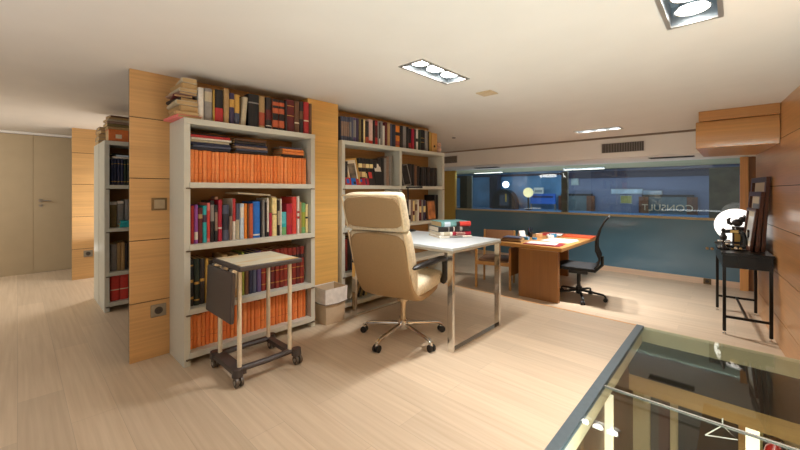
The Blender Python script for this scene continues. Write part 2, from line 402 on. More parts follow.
MB().box(-.36, .02, 3.92, 3.95, -2.6, -.59).build('dark_glass', mat('dark_grey_glass', (62, 68, 68), .2, coat=.6), L)
MB().box(.02, .06, 3.91, 3.95, -2.6, -.59).build('wood_post', wood('tan_beam_wood', (196, 156, 98), 'x', .5), L)
MB().box(.06, .14, 3.92, 3.95, -2.6, -.59).build('self_glow_panel', emission('self_glow_panel', (255, 246, 220), 1.2), L)  # panel brightness put in as its own emission
MB().box(.14, .20, 3.91, 3.95, -2.6, -.59).build('olive_post', mat('olive_post', (176, 170, 110), .6), L)
for y in (1.9, 2.25): MB().box(-.70, -.66, y, y+.06, -2.6, -.2).build('tan_batten', mat('tan_batten', (150, 122, 86), .6), L)
MB().box(-.70, -.66, 2.95, 3.03, -1.0, -.32).build('self_glow_strip', emission('self_glow_strip', (255, 240, 205), .8), L)  # strip brightness put in as its own emission

# ================================================================== CEILING FIXTURES
M_bulb = emission('lamp_glow', (255, 250, 240), 14)
M_refl = mat('lamp_reflector', (190, 198, 204), .25, .8, var=.05)
M_house = mat('fixture_housing', (140, 150, 158), .45, .4, var=.05)
def spot(parent, loc, power, ang=110, blend=1.0, col=WARM):
    l = bpy.data.lights.new('spot_lamp', 'SPOT'); l.energy = power; l.spot_size = math.radians(ang); l.spot_blend = blend; l.color = col; l.shadow_soft_size = .045
    o = bpy.data.objects.new('spot_lamp', l); C.objects.link(o); o.parent = parent; o.location = loc; return o
def ceiling_light(label, r, power, ang=150):
    x0, x1, y0, y1 = r; cx, cy = (x0+x1)/2, (y0+y1)/2; alongx = (x1-x0) > (y1-y0)
    L_, W_ = ((x1-x0), (y1-y0)) if alongx else ((y1-y0), (x1-x0))
    t = thing('ceiling_light', label, 'ceiling light', (cx, cy, 2.05), 0 if alongx else PI/2, 'recessed triple spotlights in the ceiling')
    a, b = L_/2, W_/2
    f = MB(); e = .016
    f.box(-a-e, a+e, -b-e, -b+.004, -.006, .002); f.box(-a-e, a+e, b-.004, b+e, -.006, .002); f.box(-a-e, -a+.004, -b, b, -.006, .002); f.box(a-.004, a+e, -b, b, -.006, .002)
    f.build('trim_frame', M_alu, t)
    hs = MB(); hs.box(-a, a, -b, b, .10, .105); hs.box(-a, -a+.003, -b, b, 0, .1); hs.box(a-.003, a, -b, b, 0, .1); hs.box(-a, a, -b, -b+.003, 0, .1); hs.box(-a, a, b-.003, b, 0, .1)
    hs.build('housing', M_house, t)
    for k in (-1, 0, 1):
        x = k*L_*.325
        rf = MB().lathe([(.028, .085), (.05, .065), (.066, .03), (.074, .026), (.07, .024), (.06, .03), (.046, .062), (.02, .08)], (x, 0, 0), 24).build('reflector', M_refl, t, smooth=True)
        MB().lathe([(.0005, .016), (.04, .018), (.066, .027), (.066, .032), (.0005, .034)], (x, 0, 0), 24).build('bulb_lens', M_bulb, rf, smooth=True)
        spot(t, (x, 0, .012), power, ang)
    return t
ceiling_light('recessed triple spotlight above the beige swivel chair', FIX[0], 37, 136)
ceiling_light('recessed triple spotlight cut by the top edge of the photo', FIX[1], 40, 86)
ceiling_light('recessed triple spotlight just in front of the dropped beam', FIX[2], 125, 122)
ceiling_light('recessed triple spotlight behind the viewer, over the open floor', FIX[3], 26, 96)
ceiling_light('recessed triple spotlight behind the viewer, towards the left passage', FIX[4], 12, 100)

ceiling_light('added triple spotlight beside the cherry wall, out of view', FIX[5], 36, 116)  # invented fixture, added to brighten the right wall and console
ceiling_light('added triple spotlight hidden behind the beech wall end', FIX[6], 24)  # invented fixture, added to brighten the passage floor and door

M_vent = mat('vent_metal', (150, 144, 138), .5, 0.0)
def vent(label, x0, x1, z0, z1):
    t = thing('air_vent', label, 'air vent', ((x0+x1)/2, 6.36, (z0+z1)/2), 0, 'air grilles of the dropped beam')
    a, b = (x1-x0)/2, (z1-z0)/2
    MB().box(-a, a, -.004, -.001, -b, b).build('backing', mat('vent_backing', (70, 64, 60), .7), t)
    f = MB(); f.box(-a-.02, a+.02, -.012, 0, b, b+.016); f.box(-a-.02, a+.02, -.012, 0, -b-.016, -b); f.box(-a-.02, -a, -.012, 0, -b, b); f.box(a, a+.02, -.012, 0, -b, b)
    f.build('frame', M_white, t)
    s = MB(); n = 26
    for i in range(n):
        x = -a+(i+.5)*2*a/n; s.box(x-.003, x+.003, -.011, -.004, -b, b)
    s.build('slats', M_vent, t)
vent('grey slatted air grille on the beam face, near its middle', -1.55, -.985, 1.80, 1.945)
vent('grey slatted air grille on the beam face beside the second bookcase', -4.85, -4.29, 1.80, 1.945)
def soffit_vent(label, cx, cy):
    t = thing('air_vent', label, 'air vent', (cx, cy, 1.72), 0, 'dark slot vents under the beam')
    MB().box(-.28, .28, -.09, .09, -.006, -.0005).build('frame', mat('dark_vent', (70, 62, 56), .5), t)
    s = MB()
    for i in range(6): s.box(-.265, .265, -.075+i*.027, -.063+i*.027, -.012, -.005)
    s.build('slats', M_black, t)
soffit_vent('dark slot vent under the beam, left end', -4.0, 7.08)
soffit_vent('dark slot vent under the beam, right end near the overhead cabinet', -.715, 6.83)
t = thing('ceiling_plate', 'square beige blank plate on the ceiling near the triple spotlight', 'ceiling plate', (-1.57, 2.78, 2.05))
MB().box(-.07, .07, -.07, .07, -.008, 0).build('plate', mat('beige_plastic', (206, 184, 148), .6), t, bevel=.003); MB().box(-.05, .05, -.05, .05, -.011, -.007).build('cover', mat('beige_plastic', (206, 184, 148), .6), t, bevel=.002)
t = thing('ceiling_sensor', 'small round ceiling sensor near the end of the second bookcase', 'sensor', (-3.23, 4.69, 2.05))
MB().lathe([(.05, 0), (.05, -.006), (.036, -.012)], n=24).build('ring', M_white, t, smooth=True); MB().lathe([(.03, -.01), (.026, -.02), (.001, -.024)], n=20).build('lens', M_dark, t, smooth=True)

# overhead cabinet
oc = thing('overhead_cabinet', 'curved-front cherry overhead cabinet fixed under the ceiling at right', 'cabinet', (0, 0, 0))
M_oc = wood('overhead_veneer', (210, 152, 90), 'x', .33, coat=.3)
prof = [(6.355, 1.66), (5.03, 1.66)]+[(5.03-.03*math.sin(PI*k/10*.9+.1)+.004, 1.665+.27*k/10) for k in range(11)]+[(5.03, 1.94), (6.355, 1.94)]
def to_wall(b):
    b.v = [((.7455-.085*v[1]-.004) if v[0] > .1 else v[0], v[1], v[2]) for v in b.v]; return b
to_wall(MB().prism(prof, -.31, .30, 'x')).build('body', M_oc, oc)
to_wall(MB().box(-.285, .30, 5.0, 6.355, 1.945, 2.049)).build('top_band', wood('overhead_band', (198, 140, 82), 'x', .35), oc)
# ================================================================== SWITCHES, SOCKETS
M_bronze = mat('bronze_plate', (122, 104, 76), .35, .6)
def socket(label, loc, rz, cat, cover, m=M_bronze):
    t = thing('wall_'+cat.replace(' ', '_'), label, cat, loc, rz)
    MB().box(0, .008, -.048, .048, -.045, .045).build('plate', m, t, bevel=.003)
    if cover == 'switch': MB().box(.008, .013, -.033, .033, -.032, .032).build('rocker', mat('rocker_taupe', (172, 154, 124), .4, 0.0), t, bevel=.002)
    else:
        MB().lathe([(.026, 0), (.026, .003), (.022, .004), (.021, .001), (.001, .0005)], n=20).build('insert', mat('grey_insert', (70, 62, 54), .5), t, rot=(0, PI/2, 0), loc=(.008, 0, 0))
        MB().cyl((.009, -.009, 0), (.0105, -.009, 0), .003, n=8).cyl((.009, .009, 0), (.0105, .009, 0), .003, n=8).build('contact_holes', M_black, t)
socket('square bronze light switch on the beech wall end', (-3.06, .705, 1.105), 0, 'light switch', 'switch')
socket('square grey power socket low on the beech wall end', (-3.06, .70, .335), 0, 'power socket', 'socket', mat('grey_plate', (150, 142, 126), .4, .4))
socket('small grey power socket on the far left passage wall', (-6.5, .665, .34), 0, 'power socket', 'socket', mat('grey_plate', (150, 142, 126), .4, .4))
socket('small power socket on the partition plinth beside the black table', (-.33, 7.68, -.272), -PI/2, 'power socket', 'socket', M_bronze)

# ================================================================== BOOKS
COL = dict(white=(226, 220, 208), grey=(140, 136, 132), gold=(190, 152, 70), black=(30, 28, 30), tan=(178, 146, 100), purple=(64, 54, 84), yellow=(206, 160, 78),
           beige=(188, 176, 150), dkred=(98, 30, 34), dark=(44, 38, 38), red=(180, 46, 48), brown=(110, 76, 54), violet=(150, 82, 168), teal=(40, 170, 178), pink=(226, 120, 118),
           crimson=(172, 28, 56), slate=(78, 84, 106), taupe=(150, 124, 108), orange=(226, 132, 42), brick=(176, 80, 56), blue=(26, 108, 200), cream=(238, 218, 156),
           cyan=(90, 190, 200), green=(112, 170, 110), navy=(36, 40, 56), olive=(128, 112, 70), pinkwhite=(226, 190, 178), volorange=(240, 142, 72), volorange2=(234, 130, 62), volorange3=(244, 152, 88),
           worn=(232, 138, 72), worn2=(222, 122, 62), worn3=(238, 150, 88), oxblood=(136, 44, 34), oxblood2=(120, 36, 30), forest=(28, 44, 36), dkblue=(38, 44, 72), dkgreen=(40, 56, 42), yellowgreen=(150, 160, 60), coral=(214, 66, 58), lilac=(92, 74, 122), lightblue=(196, 214, 230), terracotta=(196, 96, 58), seagreen=(104, 156, 156))
ADJ = dict(dkred='dark red', pinkwhite='pale pink', volorange='orange', volorange2='orange', volorange3='orange', worn='worn orange', worn2='worn orange', worn3='worn orange', oxblood='oxblood', oxblood2='oxblood', forest='blackish green',
           dkblue='dark blue', dkgreen='dark green', yellowgreen='yellow-green', lightblue='pale blue')
def cm(c): return mat('cover_'+c, COL[c], .5, var=.10, scale=40)
def book(m, th, h, dp, loc, rot=(0, 0, 0), label='', group=None, bands=(), pages=None, name='book'):
    """spine looks +x locally; thickness along y, height along z; origin at the centre"""
    x1 = dp/2; bt = min(.003, th*.18); b = MB(); r = min(.010, th*.42); n = 6
    outer = [(-x1, -th/2)]+[(x1-r+r*math.cos(a), th/2*math.sin(a)) for a in [(-PI/2+PI*i/n) for i in range(n+1)]]+[(-x1, th/2)]
    inner = [(-x1, th/2-bt), (x1-r-.001, th/2-bt), (x1-r-.001, -th/2+bt), (-x1, -th/2+bt)]
    b.prism(outer+inner, -h/2, h/2, 'z')
    o = b.build(name, m); o.location = loc; o.rotation_euler = rot
    tag(o, label, 'book', group)
    MB().box(-x1+.004, x1-r-.001, -th/2+bt, th/2-bt, -h/2+.003, h/2-.003).build('pages', pages or M_page, o)
    for z0, z1, bm_ in bands:
        k = MB(); e = .0007
        arc = [(x1-r+(r+e)*math.cos(a), (th/2+e*.2)*math.sin(a)) for a in [(-PI/2*.96+PI*.96*i/n) for i in range(n+1)]]
        k.prism(arc, -h/2+h*z0, -h/2+h*z1, 'z'); k.build('spine_label', bm_, o)
    return o

def upright_row(specs, xf, z, where, group, depth=.2, place='standing'):
    """specs: (y, thickness, height, colour[, bands[, note]]) lengths in mm except y in m"""
    for i, s in enumerate(specs):
        y, th, h, c = s[:4]
        if xf > -2.79: k_ = 1.04 if z < 1.6 else 1.018; y = .812+(y-.812)*k_; th *= k_
        bands = s[4] if len(s) > 4 and s[4] else (); note = s[5] if len(s) > 5 else None
        th = th/1000; h = h/1000
        dp = min(depth, h*.74)+random.uniform(-.008, .008); xo = xf-random.uniform(0, .012)
        size = 'thin' if th < .02 else ('thick' if th > .05 else ('tall' if h > .29 else ('short' if h < .2 else '')))
        look = note or (size+' ' if size else '')+ADJ.get(c, c)+' book'
        book(cm(c), th-.0012, h, dp, (xo-dp/2, y+th/2, z+h/2+.0004), (0, 0, 0), f'{look}, {ordn(i+1)} from the left {where}', group, bands)
def band(*a): return [(p, q, mat('band_'+k, COL[k], .5) if k in COL else {'goldfoil': M_gold, 'cream_': M_cream}[k]) for p, q, k in a]

def flat_stack(items, cx, cy, z, where, group, rz0=0, pages=None):
    """items bottom to top: (thickness, long, deep, colour, dx, dy, rz, note)"""
    n = len(items)
    for i, (th, hh, dp, c, dx, dy, rz, note) in enumerate(items):
        th = th/1000
        pos = 'topmost' if i == n-1 else ('bottom one' if i == 0 else ordn(n-i)+' from the top')
        book(cm(c), th-.0006, hh, dp, (cx+dx, cy+dy, z+th/2+.0003), (PI/2, 0, rz0+rz), f'{note or ADJ.get(c, c)+" book lying flat"}, {pos} {where}', group, (), pages)
        z += th
    return z

# ================================================================== BOOKCASES
def bookcase(label, loc, W, bays, H, D, levels, rz=0, name='bookcase', back=True):
    """local: front looks +x at x=0, y from 0 to W, z up"""
    t = thing(name, label, 'bookcase', loc, rz)
    u = .04
    for k in range(bays+1):
        yc = k*(W-u)/bays
        MB().box(-D, -.004, yc, yc+u, 0, H-.04).build('side_panel', M_grey, t, bevel=.0015)
    MB().box(-D, 0, 0, W, H-.04, H).build('top_board', M_grey, t, bevel=.0015)
    if back: MB().box(-D, -D+.008, u, W-u, .06, H-.04).build('back_panel', M_back, t)
    for z in levels:
        for k in range(bays):
            y0 = k*(W-u)/bays+u-.006; y1 = (k+1)*(W-u)/bays+.006
            MB().box(-D+.01, .006, y0, y1, z-.038, z).build('shelf', M_grey, t, bevel=.0015)
        for k in range(bays+1):
            yc = k*(W-u)/bays
            MB().box(-.004, .012, yc+(.012 if k < bays else -.002), yc+u+(.002 if k < bays else -.012), z-.046, z-.038).build('shelf_bracket', mat('bracket_bronze', (110, 100, 84), .4, .5), t)
    return t
LV = [.09, .39, .83, 1.26]
bookcase('tall grey bookcase with orange volumes beside the beech wall end', (-2.72, .77, 0), 1.036, 1, 1.70, .338, LV)
bookcase('wide two-bay grey bookcase behind the white desk', (-2.80, 2.165, 0), 1.69, 2, 1.70, .256, LV)
bookcase('grey bookcase in the far left passage, red boxes at its foot', (-4.53, .585, 0), 1.6, 1, 1.70, .34, LV)
bookcase('grey back-to-back bookcase behind the far left one', (-5.24, 2.185, 0), 1.6, 1, 1.70, .34, LV, rz=PI)

# ---- front bookcase, top
G0 = 'books standing on top of the front bookcase'
upright_row([(.872, 37, 234, 'white'), (.913, 52, 238, 'grey', band((.6, .9, 'beige'))), (.968, 14, 235, 'gold'), (.982, 59, 245, 'black', band((.0, .45, 'red')), 'thick black-and-red book'), (1.044, 40, 262, 'tan'), (1.084, 36, 238, 'purple', band((.55, .8, 'yellow'))), (1.121, 41, 236, 'yellow', band((.05, .4, 'slate')))],
            -2.765, 1.70, 'on the front bookcase top', G0)
book(cm('beige'), .038, .226, .165, (-2.85, 1.2005, 1.70+.1148), (math.radians(-5), 0, 0), 'beige book leaning right on the front bookcase top', G0)
upright_row([(1.226, 84, 262, 'black', band((.72, .76, 'grey')), 'very thick black book'), (1.311, 50, 262, 'tan', band((.1, .5, 'brick'))), (1.365, 51, 260, 'dark', band((.3, .62, 'dkred'), (.1, .13, 'white')), 'dark book with red band'), (1.42, 53, 255, 'terracotta', band((0, .1, 'black'), (.33, .55, 'black'), (.72, .8, 'black'), (.92, 1, 'black')), 'black-banded orange-red book'), (1.475, 53, 258, 'terracotta', band((0, .1, 'black'), (.33, .55, 'black'), (.72, .8, 'black'), (.92, 1, 'black')), 'black-banded orange-red book'),
             (1.53, 17, 258, 'dark'), (1.549, 72, 280, 'dkred', band((.5, .52, 'goldfoil'), (.8, .82, 'goldfoil'))), (1.622, 45, 280, 'brown', band((.3, .34, 'cream_'))), (1.668, 38, 284, 'dark', band((.45, .7, 'brown'))), (1.707, 51, 286, 'red', band((.4, .44, 'cream_'))), (1.76, 28, 280, 'brown')],
            -2.765, 1.70, 'in the front bookcase top right run', G0)
# leaning pile at the left end of the top
flat_stack([(22, .26, .16, 'pink', .0, .0, .06, 'pale worn book lying flat'), (26, .25, .15, 'tan', .0, .005, -.1, None), (44, .22, .13, 'tan', -.005, .01, .05, 'thick tan book'), (30, .26, .14, 'beige', -.01, .0, -.05, None), (26, .23, .13, 'black', -.02, .005, .1, None), (20, .2, .12, 'dkred', -.015, -.005, -.15, None), (18, .23, .12, 'taupe', -.01, -.005, .1, None), (24, .24, .12, 'beige', -.01, .005, 0, None), (40, .2, .11, 'tan', -.005, .01, .08, None), (32, .21, .10, 'beige', .012, .02, -.1, None)],
           -2.88, .805, 1.70, 'of the front bookcase corner pile', 'pile of old books on the front bookcase corner', -PI/2)
# ---- row of orange volumes
y = .815; specs = []
while y < 1.70:
    th = random.choice([24, 26, 27, 28, 29, 31]); specs.append((y, th, 226+random.choice([-2, 0, 0, 1, 3]), random.choice(['volorange', 'volorange', 'volorange2', 'volorange3']), band((.28, .292, 'worn2')) if random.random() < .5 else None, 'orange volume')); y += th/1000
upright_row(specs, -2.765, 1.26, 'in the upper orange row', 'orange volumes in the upper row', .19)
flat_stack([(22, .27, .19, 'navy', 0, 0, .02, None), (16, .26, .18, 'slate', .01, .01, 0, None), (18, .27, .19, 'dkblue', 0, 0, .03, None), (20, .26, .19, 'beige', -.01, 0, 0, None), (14, .27, .19, 'white', 0, .01, -.02, None), (20, .27, .19, 'red', .0, 0, .01, None), (14, .25, .18, 'dark', -.02, 0, .03, None)],
           -2.87, .96, 1.49, 'of the left pile above orange volumes', 'left pile above the orange volumes')
flat_stack([(22, .26, .18, 'dark', 0, 0, .02, None), (16, .25, .18, 'slate', 0, .01, 0, None), (18, .26, .18, 'taupe', .01, 0, .02, None), (18, .26, .18, 'dkblue', 0, 0, 0, None), (22, .25, .19, 'dark', 0, -.01, .04, None), (20, .25, .18, 'brown', -.01, 0, .02, None)],
           -2.87, 1.26, 1.49, 'of the middle pile above orange volumes', 'middle pile above the orange volumes')
flat_stack([(22, .21, .17, 'dark', 0, 0, .02, None), (24, .21, .17, 'worn', .01, 0, .05, None), (24, .2, .17, 'volorange', 0, .01, .0, None), (16, .2, .17, 'slate', -.01, 0, -.05, None)],
           -2.87, 1.62, 1.49, 'of the right pile above orange volumes', 'right pile above the orange volumes')
# ---- coloured middle row
upright_row([(.827, 19, 267, 'red'), (.846, 23, 272, 'violet', band((.1, .3, 'white'))), (.869, 29, 250, 'dkred', band((.7, .82, 'tan')), 'dark red book with tan label'), (.898, 28, 265, 'teal', band((.55, .75, 'purple')), 'turquoise book with violet band'), (.926, 21, 284, 'pink', band((.1, .8, 'coral'))), (.948, 27, 300, 'black', band((.5, .9, 'grey'))), (.976, 20, 268, 'dark', band((.3, .8, 'taupe'))), (.997, 28, 305, 'crimson', band((.3, .34, 'white'))), (1.029, 46, 266, 'slate', band((.3, .75, 'navy'))), (1.077, 24, 180, 'taupe'), (1.101, 23, 312, 'white', band((.45, 1, 'red')), 'tall white-and-red book'), (1.125, 26, 274, 'slate', band((0, .55, 'beige'))), (1.152, 30, 273, 'lightblue', band((.6, .9, 'white'))), (1.183, 24, 272, 'orange'), (1.208, 11, 266, 'brown'), (1.22, 29, 271, 'brick', band((.1, .9, 'terracotta'))),
             (1.25, 58, 286, 'blue', band((.06, .1, 'white'))), (1.311, 13, 290, 'dark'), (1.324, 21, 295, 'grey'), (1.346, 12, 279, 'dark'), (1.359, 18, 312, 'white', band((0, .12, 'black'))), (1.378, 27, 191, 'crimson'), (1.406, 41, 315, 'cream', band((.55, .58, 'olive'))), (1.448, 19, 293, 'dark', band((.3, .7, 'beige'))), (1.468, 15, 304, 'white'), (1.484, 45, 192, 'cyan', band((.0, .35, 'green'), (.35, .5, 'teal'))), (1.53, 50, 263, 'crimson', band((.3, .7, 'red'))), (1.581, 41, 320, 'coral'), (1.623, 22, 325, 'white', band((.4, .46, 'red'), (.55, .6, 'red'))), (1.646, 16, 278, 'tan'), (1.663, 37, 265, 'green', band((.2, .7, 'yellowgreen'))), (1.701, 26, 253, 'cream', band((.5, .56, 'black')), 'cream book with dark dot')],
            -2.76, .83, 'in the mixed colour row', 'books of every colour in the middle row', .2)
for (yy, th, hh, c, nm) in ((1.05, .03, .325, 'pinkwhite', 'tall pale book behind the slate and taupe ones'), (1.505, .05, .322, 'white', 'tall white book behind the turquoise one'), (1.705, .03, .33, 'olive', 'tall olive book behind the cream one')):
    book(cm(c), th, hh, .07, (-2.985, .812+(yy-.812)*1.04, .83+hh/2+.0005), (0, 0, 0), nm, 'books of every colour in the middle row')
book(cm('beige'), .014, .28, .2, (-2.86, 1.27, .83+.345), (PI/2-math.radians(4), 0, .1), 'open-looking thin beige book lying across the mixed colour row', 'books of every colour in the middle row')
# ---- third row
sp = [(.815, 34, 330, 'black', band((.15, .2, 'goldfoil'), (.5, .56, 'goldfoil'), (.85, .88, 'goldfoil')), 'black gold-tooled volume'), (.850, 36, 330, 'forest', band((.45, .5, 'goldfoil'), (.1, .13, 'goldfoil')), 'blackish green gold-tooled volume'), (.887, 34, 325, 'dark', band((.5, .56, 'goldfoil')), 'dark gold-banded volume'), (.922, 22, 320, 'gold'), (.945, 40, 305, 'black'), (.986, 44, 300, 'dark', None, None), (1.031, 40, 330, 'tan'), (1.072, 36, 300, 'black'), (1.109, 40, 326, 'tan', band((.2, .8, 'beige'))), (1.15, 22, 325, 'dkgreen'), (1.173, 20, 335, 'yellowgreen'), (1.194, 30, 300, 'brown'), (1.225, 28, 320, 'dkblue'), (1.254, 34, 325, 'slate'), (1.289, 36, 330, 'lilac', band((.6, .64, 'white')))]
yy = 1.327
while yy < 1.69:
    sp.append((yy, 37, 322+random.choice([-3, 0, 4]), random.choice(['oxblood', 'oxblood', 'oxblood2', 'dkred']), band((.7, .8, 'dark'), (.15, .17, 'goldfoil'), (.45, .47, 'goldfoil')), 'oxblood red set volume')); yy += .0375
upright_row(sp, -2.78, .39, 'in the row behind the trolley table', 'books in the row behind the trolley table', .2)
# ---- lower worn orange row
y = .815; specs = []
while y < 1.70:
    th = random.choice([25, 27, 28, 30, 32]); specs.append((y, th, 236+random.choice([-8, -3, 0, 3, 6]), random.choice(['worn', 'worn2', 'worn3']), band((.28, .292, 'brick')) if random.random() < .5 else None, 'worn orange volume')); y += th/1000
upright_row(specs, -2.775, .09, 'in the bottom orange row', 'worn orange volumes in the bottom row', .19)

# ---- second bookcase, top row
v5 = 'grey-violet set volume'
sp = [(2.193, 26, 243, 'slate', band((.2, .8, 'taupe')), v5), (2.219, 25, 243, 'slate', band((.2, .8, 'taupe')), v5), (2.244, 26, 245, 'slate', band((.2, .8, 'taupe')), v5), (2.27, 26, 246, 'slate', band((.2, .8, 'taupe')), v5), (2.297, 23, 250, 'slate', band((.2, .8, 'grey')), v5), (2.32, 30, 250, 'slate'), (2.35, 36, 252, 'lilac', band((.2, .9, 'grey'))), (2.387, 40, 253, 'purple'), (2.429, 31, 256, 'olive'), (2.461, 19, 252, 'dark'), (2.48, 33, 256, 'cream'), (2.514, 47, 240, 'dark', band((0, .3, 'brick'))), (2.563, 58, 266, 'pinkwhite', band((0, .15, 'coral'))), (2.623, 26, 262, 'dark'), (2.651, 40, 266, 'red', band((.3, .8, 'dkred'))), (2.692, 19, 262, 'grey'), (2.713, 20, 250, 'dark', band((0, .3, 'white'))), (2.734, 32, 268, 'grey'), (2.768, 29, 225, 'white'), (2.798, 38, 266, 'dkred'), (2.838, 46, 268, 'tan'), (2.885, 28, 262, 'slate'), (2.914, 59, 258, 'navy'), (2.975, 73, 256, 'orange', band((.55, .7, 'dark'), (.1, .3, 'brick'))), (3.051, 46, 260, 'dark'), (3.099, 63, 264, 'grey'), (3.164, 43, 262, 'black'), (3.208, 44, 250, 'black', band((.1, .3, 'red'))), (3.253, 42, 252, 'crimson'), (3.296, 43, 252, 'dark'), (3.34, 41, 262, 'white', band((.4, .55, 'dark'))), (3.382, 44, 254, 'dkgreen'), (3.427, 80, 262, 'black', band((.4, .42, 'goldfoil'), (.6, .62, 'goldfoil'))), (3.508, 54, 258, 'grey'), (3.563, 30, 258, 'dark'), (3.594, 37, 260, 'gold')]
upright_row(sp, -2.84, 1.70, 'on the second bookcase top', 'books standing on top of the second bookcase', .19)
bx = thing('magazine_file', 'tan wooden magazine file at the right end of the second bookcase top', 'magazine file', (-2.93, 3.70, 1.70))
MB().box(-.1, .08, -.055, -.047, 0, .25).box(-.1, .08, .047, .055, 0, .25).box(-.1, .08, -.047, .047, 0, .008).box(-.1, -.092, -.047, .047, .008, .25).box(.072, .08, -.047, .047, .008, .25).build('box_body', wood('file_tan_wood', (206, 158, 92), 'z', .5), bx, bevel=.001)
MB().cyl((.08, 0, .08), (.083, 0, .08), .016, n=16).build('finger_hole', M_dark, bx)
cat_ = thing('cat_figurine', 'small pink cat figurine at the right end of the second bookcase', 'figurine', (-2.86, 3.80, 1.70), -.3)
b = MB(); b.sphere((0, 0, .042), .042, sc=(1, .85, 1)); b.sphere((.012, 0, .10), .03); b.prism([(-.026, .12), (-.006, .125), (-.02, .145)], -.004+.01, .008+.01, 'x'); b.prism([(.026, .12), (.006, .125), (.02, .145)], .006, .018, 'x')
b.tube([(-.03, 0, .02), (-.05, .02, .02), (-.04, .04, .03)], .008); b.build('body', mat('pink_ceramic', (206, 162, 138), .35, coat=.4), cat_, smooth=True)
MB().sphere((.038, -.01, .105), .004).sphere((.038, .01, .105), .004).build('eyes', M_black, cat_, smooth=True)
# ---- second bookcase, upper left bay
upright_row([(2.21, 42, 250, 'black'), (2.253, 40, 240, 'dark'), (2.43, 52, 285, 'black', band((.3, .5, 'tan'), (.65, .8, 'cream')), 'black cream-patterned box file'), (2.484, 52, 285, 'black', band((.3, .5, 'cream'), (.65, .8, 'tan')), 'black cream-patterned box file'), (2.538, 52, 285, 'black', band((.25, .45, 'cream'), (.65, .8, 'cream')), 'black cream-patterned box file'), (2.592, 50, 285, 'black', band((.3, .5, 'tan'), (.65, .8, 'cream')), 'black cream-patterned box file'), (2.644, 52, 280, 'dark', band((.3, .5, 'tan'))), (2.72, 44, 300, 'dark', band((.3, .5, 'grey'))), (2.766, 40, 305, 'black'), (2.81, 36, 310, 'grey'), (2.848, 40, 330, 'taupe'), (2.895, 36, 340, 'grey')],
            -2.86, 1.26, 'in the second bookcase upper left bay', 'books in the upper left bay of the second bookcase', .17)
def photo_frame(label, loc, rot, w_, h_, fw, mf, mp, group=None, board=None, name='picture_frame'):
    """frame stands in local y-z, looks +x, origin at bottom centre"""
    t = thing(name, label, 'picture frame', loc, 0, group); t.rotation_euler = rot
    f = MB(); d = fw*.45+.008
    f.box(0, d, -w_/2, w_/2, 0, fw); f.box(0, d, -w_/2, w_/2, h_-fw, h_); f.box(0, d, -w_/2, -w_/2+fw, fw, h_-fw); f.box(0, d, w_/2-fw, w_/2, fw, h_-fw)
    f.build('frame', mf, t, bevel=.003)
    MB().box(.002, .006, -w_/2+fw*.8, w_/2-fw*.8, fw*.8, h_-fw*.8).build('mat_board', board or M_pagew, t)
    iw, ih = (w_/2-fw)*.72, h_/2-fw
    MB().box(.006, .008, -iw, iw, h_/2-ih*.7, h_/2+ih*.7).build('picture', mp, t)
    return t
M_photo = mat('photo_tones', (120, 104, 84), .4, var=.7, scale=14)
photo_frame('gilt frame with a dark figure photo in the second bookcase', (-2.85, 2.36, 1.268), (math.radians(7), math.radians(-9), -.30), .135, .27, .016, M_gold, M_photo)
def flatbox(name, label, cat, m, dims, loc, rot, group=None, extra=None):
    o = MB().box(-dims[0]/2, dims[0]/2, -dims[1]/2, dims[1]/2, 0, dims[2]).build(name, m, None, bevel=.001); o.location = loc; o.rotation_euler = rot
    tag(o, label, cat, group)
    if extra:
        z0, z1, y0, y1, mm = extra; MB().box(dims[0]/2, dims[0]/2+.001, y0*dims[1], y1*dims[1], z0*dims[2], z1*dims[2]).build('cover_picture', mm, o)
    return o
lean = (0, math.radians(-14), 0)
FG = 'covers propped on the front edge of the second bookcase shelf'
ML = [('red and blue box cover propped on the shelf, at left', 'red', 2.265, .07, .075, ('blue', .2, .8, -.3, .15)), ('blue cover propped below the gilt frame', 'blue', 2.335, .06, .07, ('navy', .1, .5, -.1, .4)), ('bright red cover propped above the chair headrest', 'red', 2.41, .08, .065, ('blue', .5, .9, .1, .45)), ('red cover with dark stripe propped on the shelf', 'crimson', 2.50, .085, .075, ('dkblue', .1, .9, -.1, .1)), ('dark cover with red corner propped on the shelf', 'dark', 2.59, .085, .15, ('coral', .5, .95, -.45, .1)), ('black cover showing a pale portrait, propped on the shelf', 'black', 2.70, .12, .25, ('white', .62, .97, -.38, .38))]
for nm, c, yy, ww, hh, ex in ML:
    flatbox('book_cover', nm, 'book', cm(c), (.02, ww, hh), (-2.828, yy, 1.2605), lean, FG, (*ex[1:], cm(ex[0])))
# upper right bay
upright_row([(3.05, 40, 240, 'brown'), (3.092, 44, 250, 'dark'), (3.24, 46, 270, 'dark'), (3.288, 50, 266, 'black'), (3.34, 46, 262, 'brown'), (3.388, 50, 250, 'dark'), (3.46, 60, 240, 'black'), (3.522, 58, 245, 'black'), (3.60, 56, 248, 'dark'), (3.66, 70, 240, 'black'), (3.735, 60, 245, 'dark')],
            -2.87, 1.26, 'in the second bookcase upper right bay', 'books in the upper right bay of the second bookcase', .17)
photo_frame('black frame with silver edge leaning in the second bookcase right bay', (-2.85, 3.175, 1.27), (math.radians(9), math.radians(-8), -.25), .11, .25, .010, mat('silver_edge', (150, 148, 146), .3, .7), mat('dark_photo', (40, 36, 40), .3, var=.5, scale=10), None, M_black)
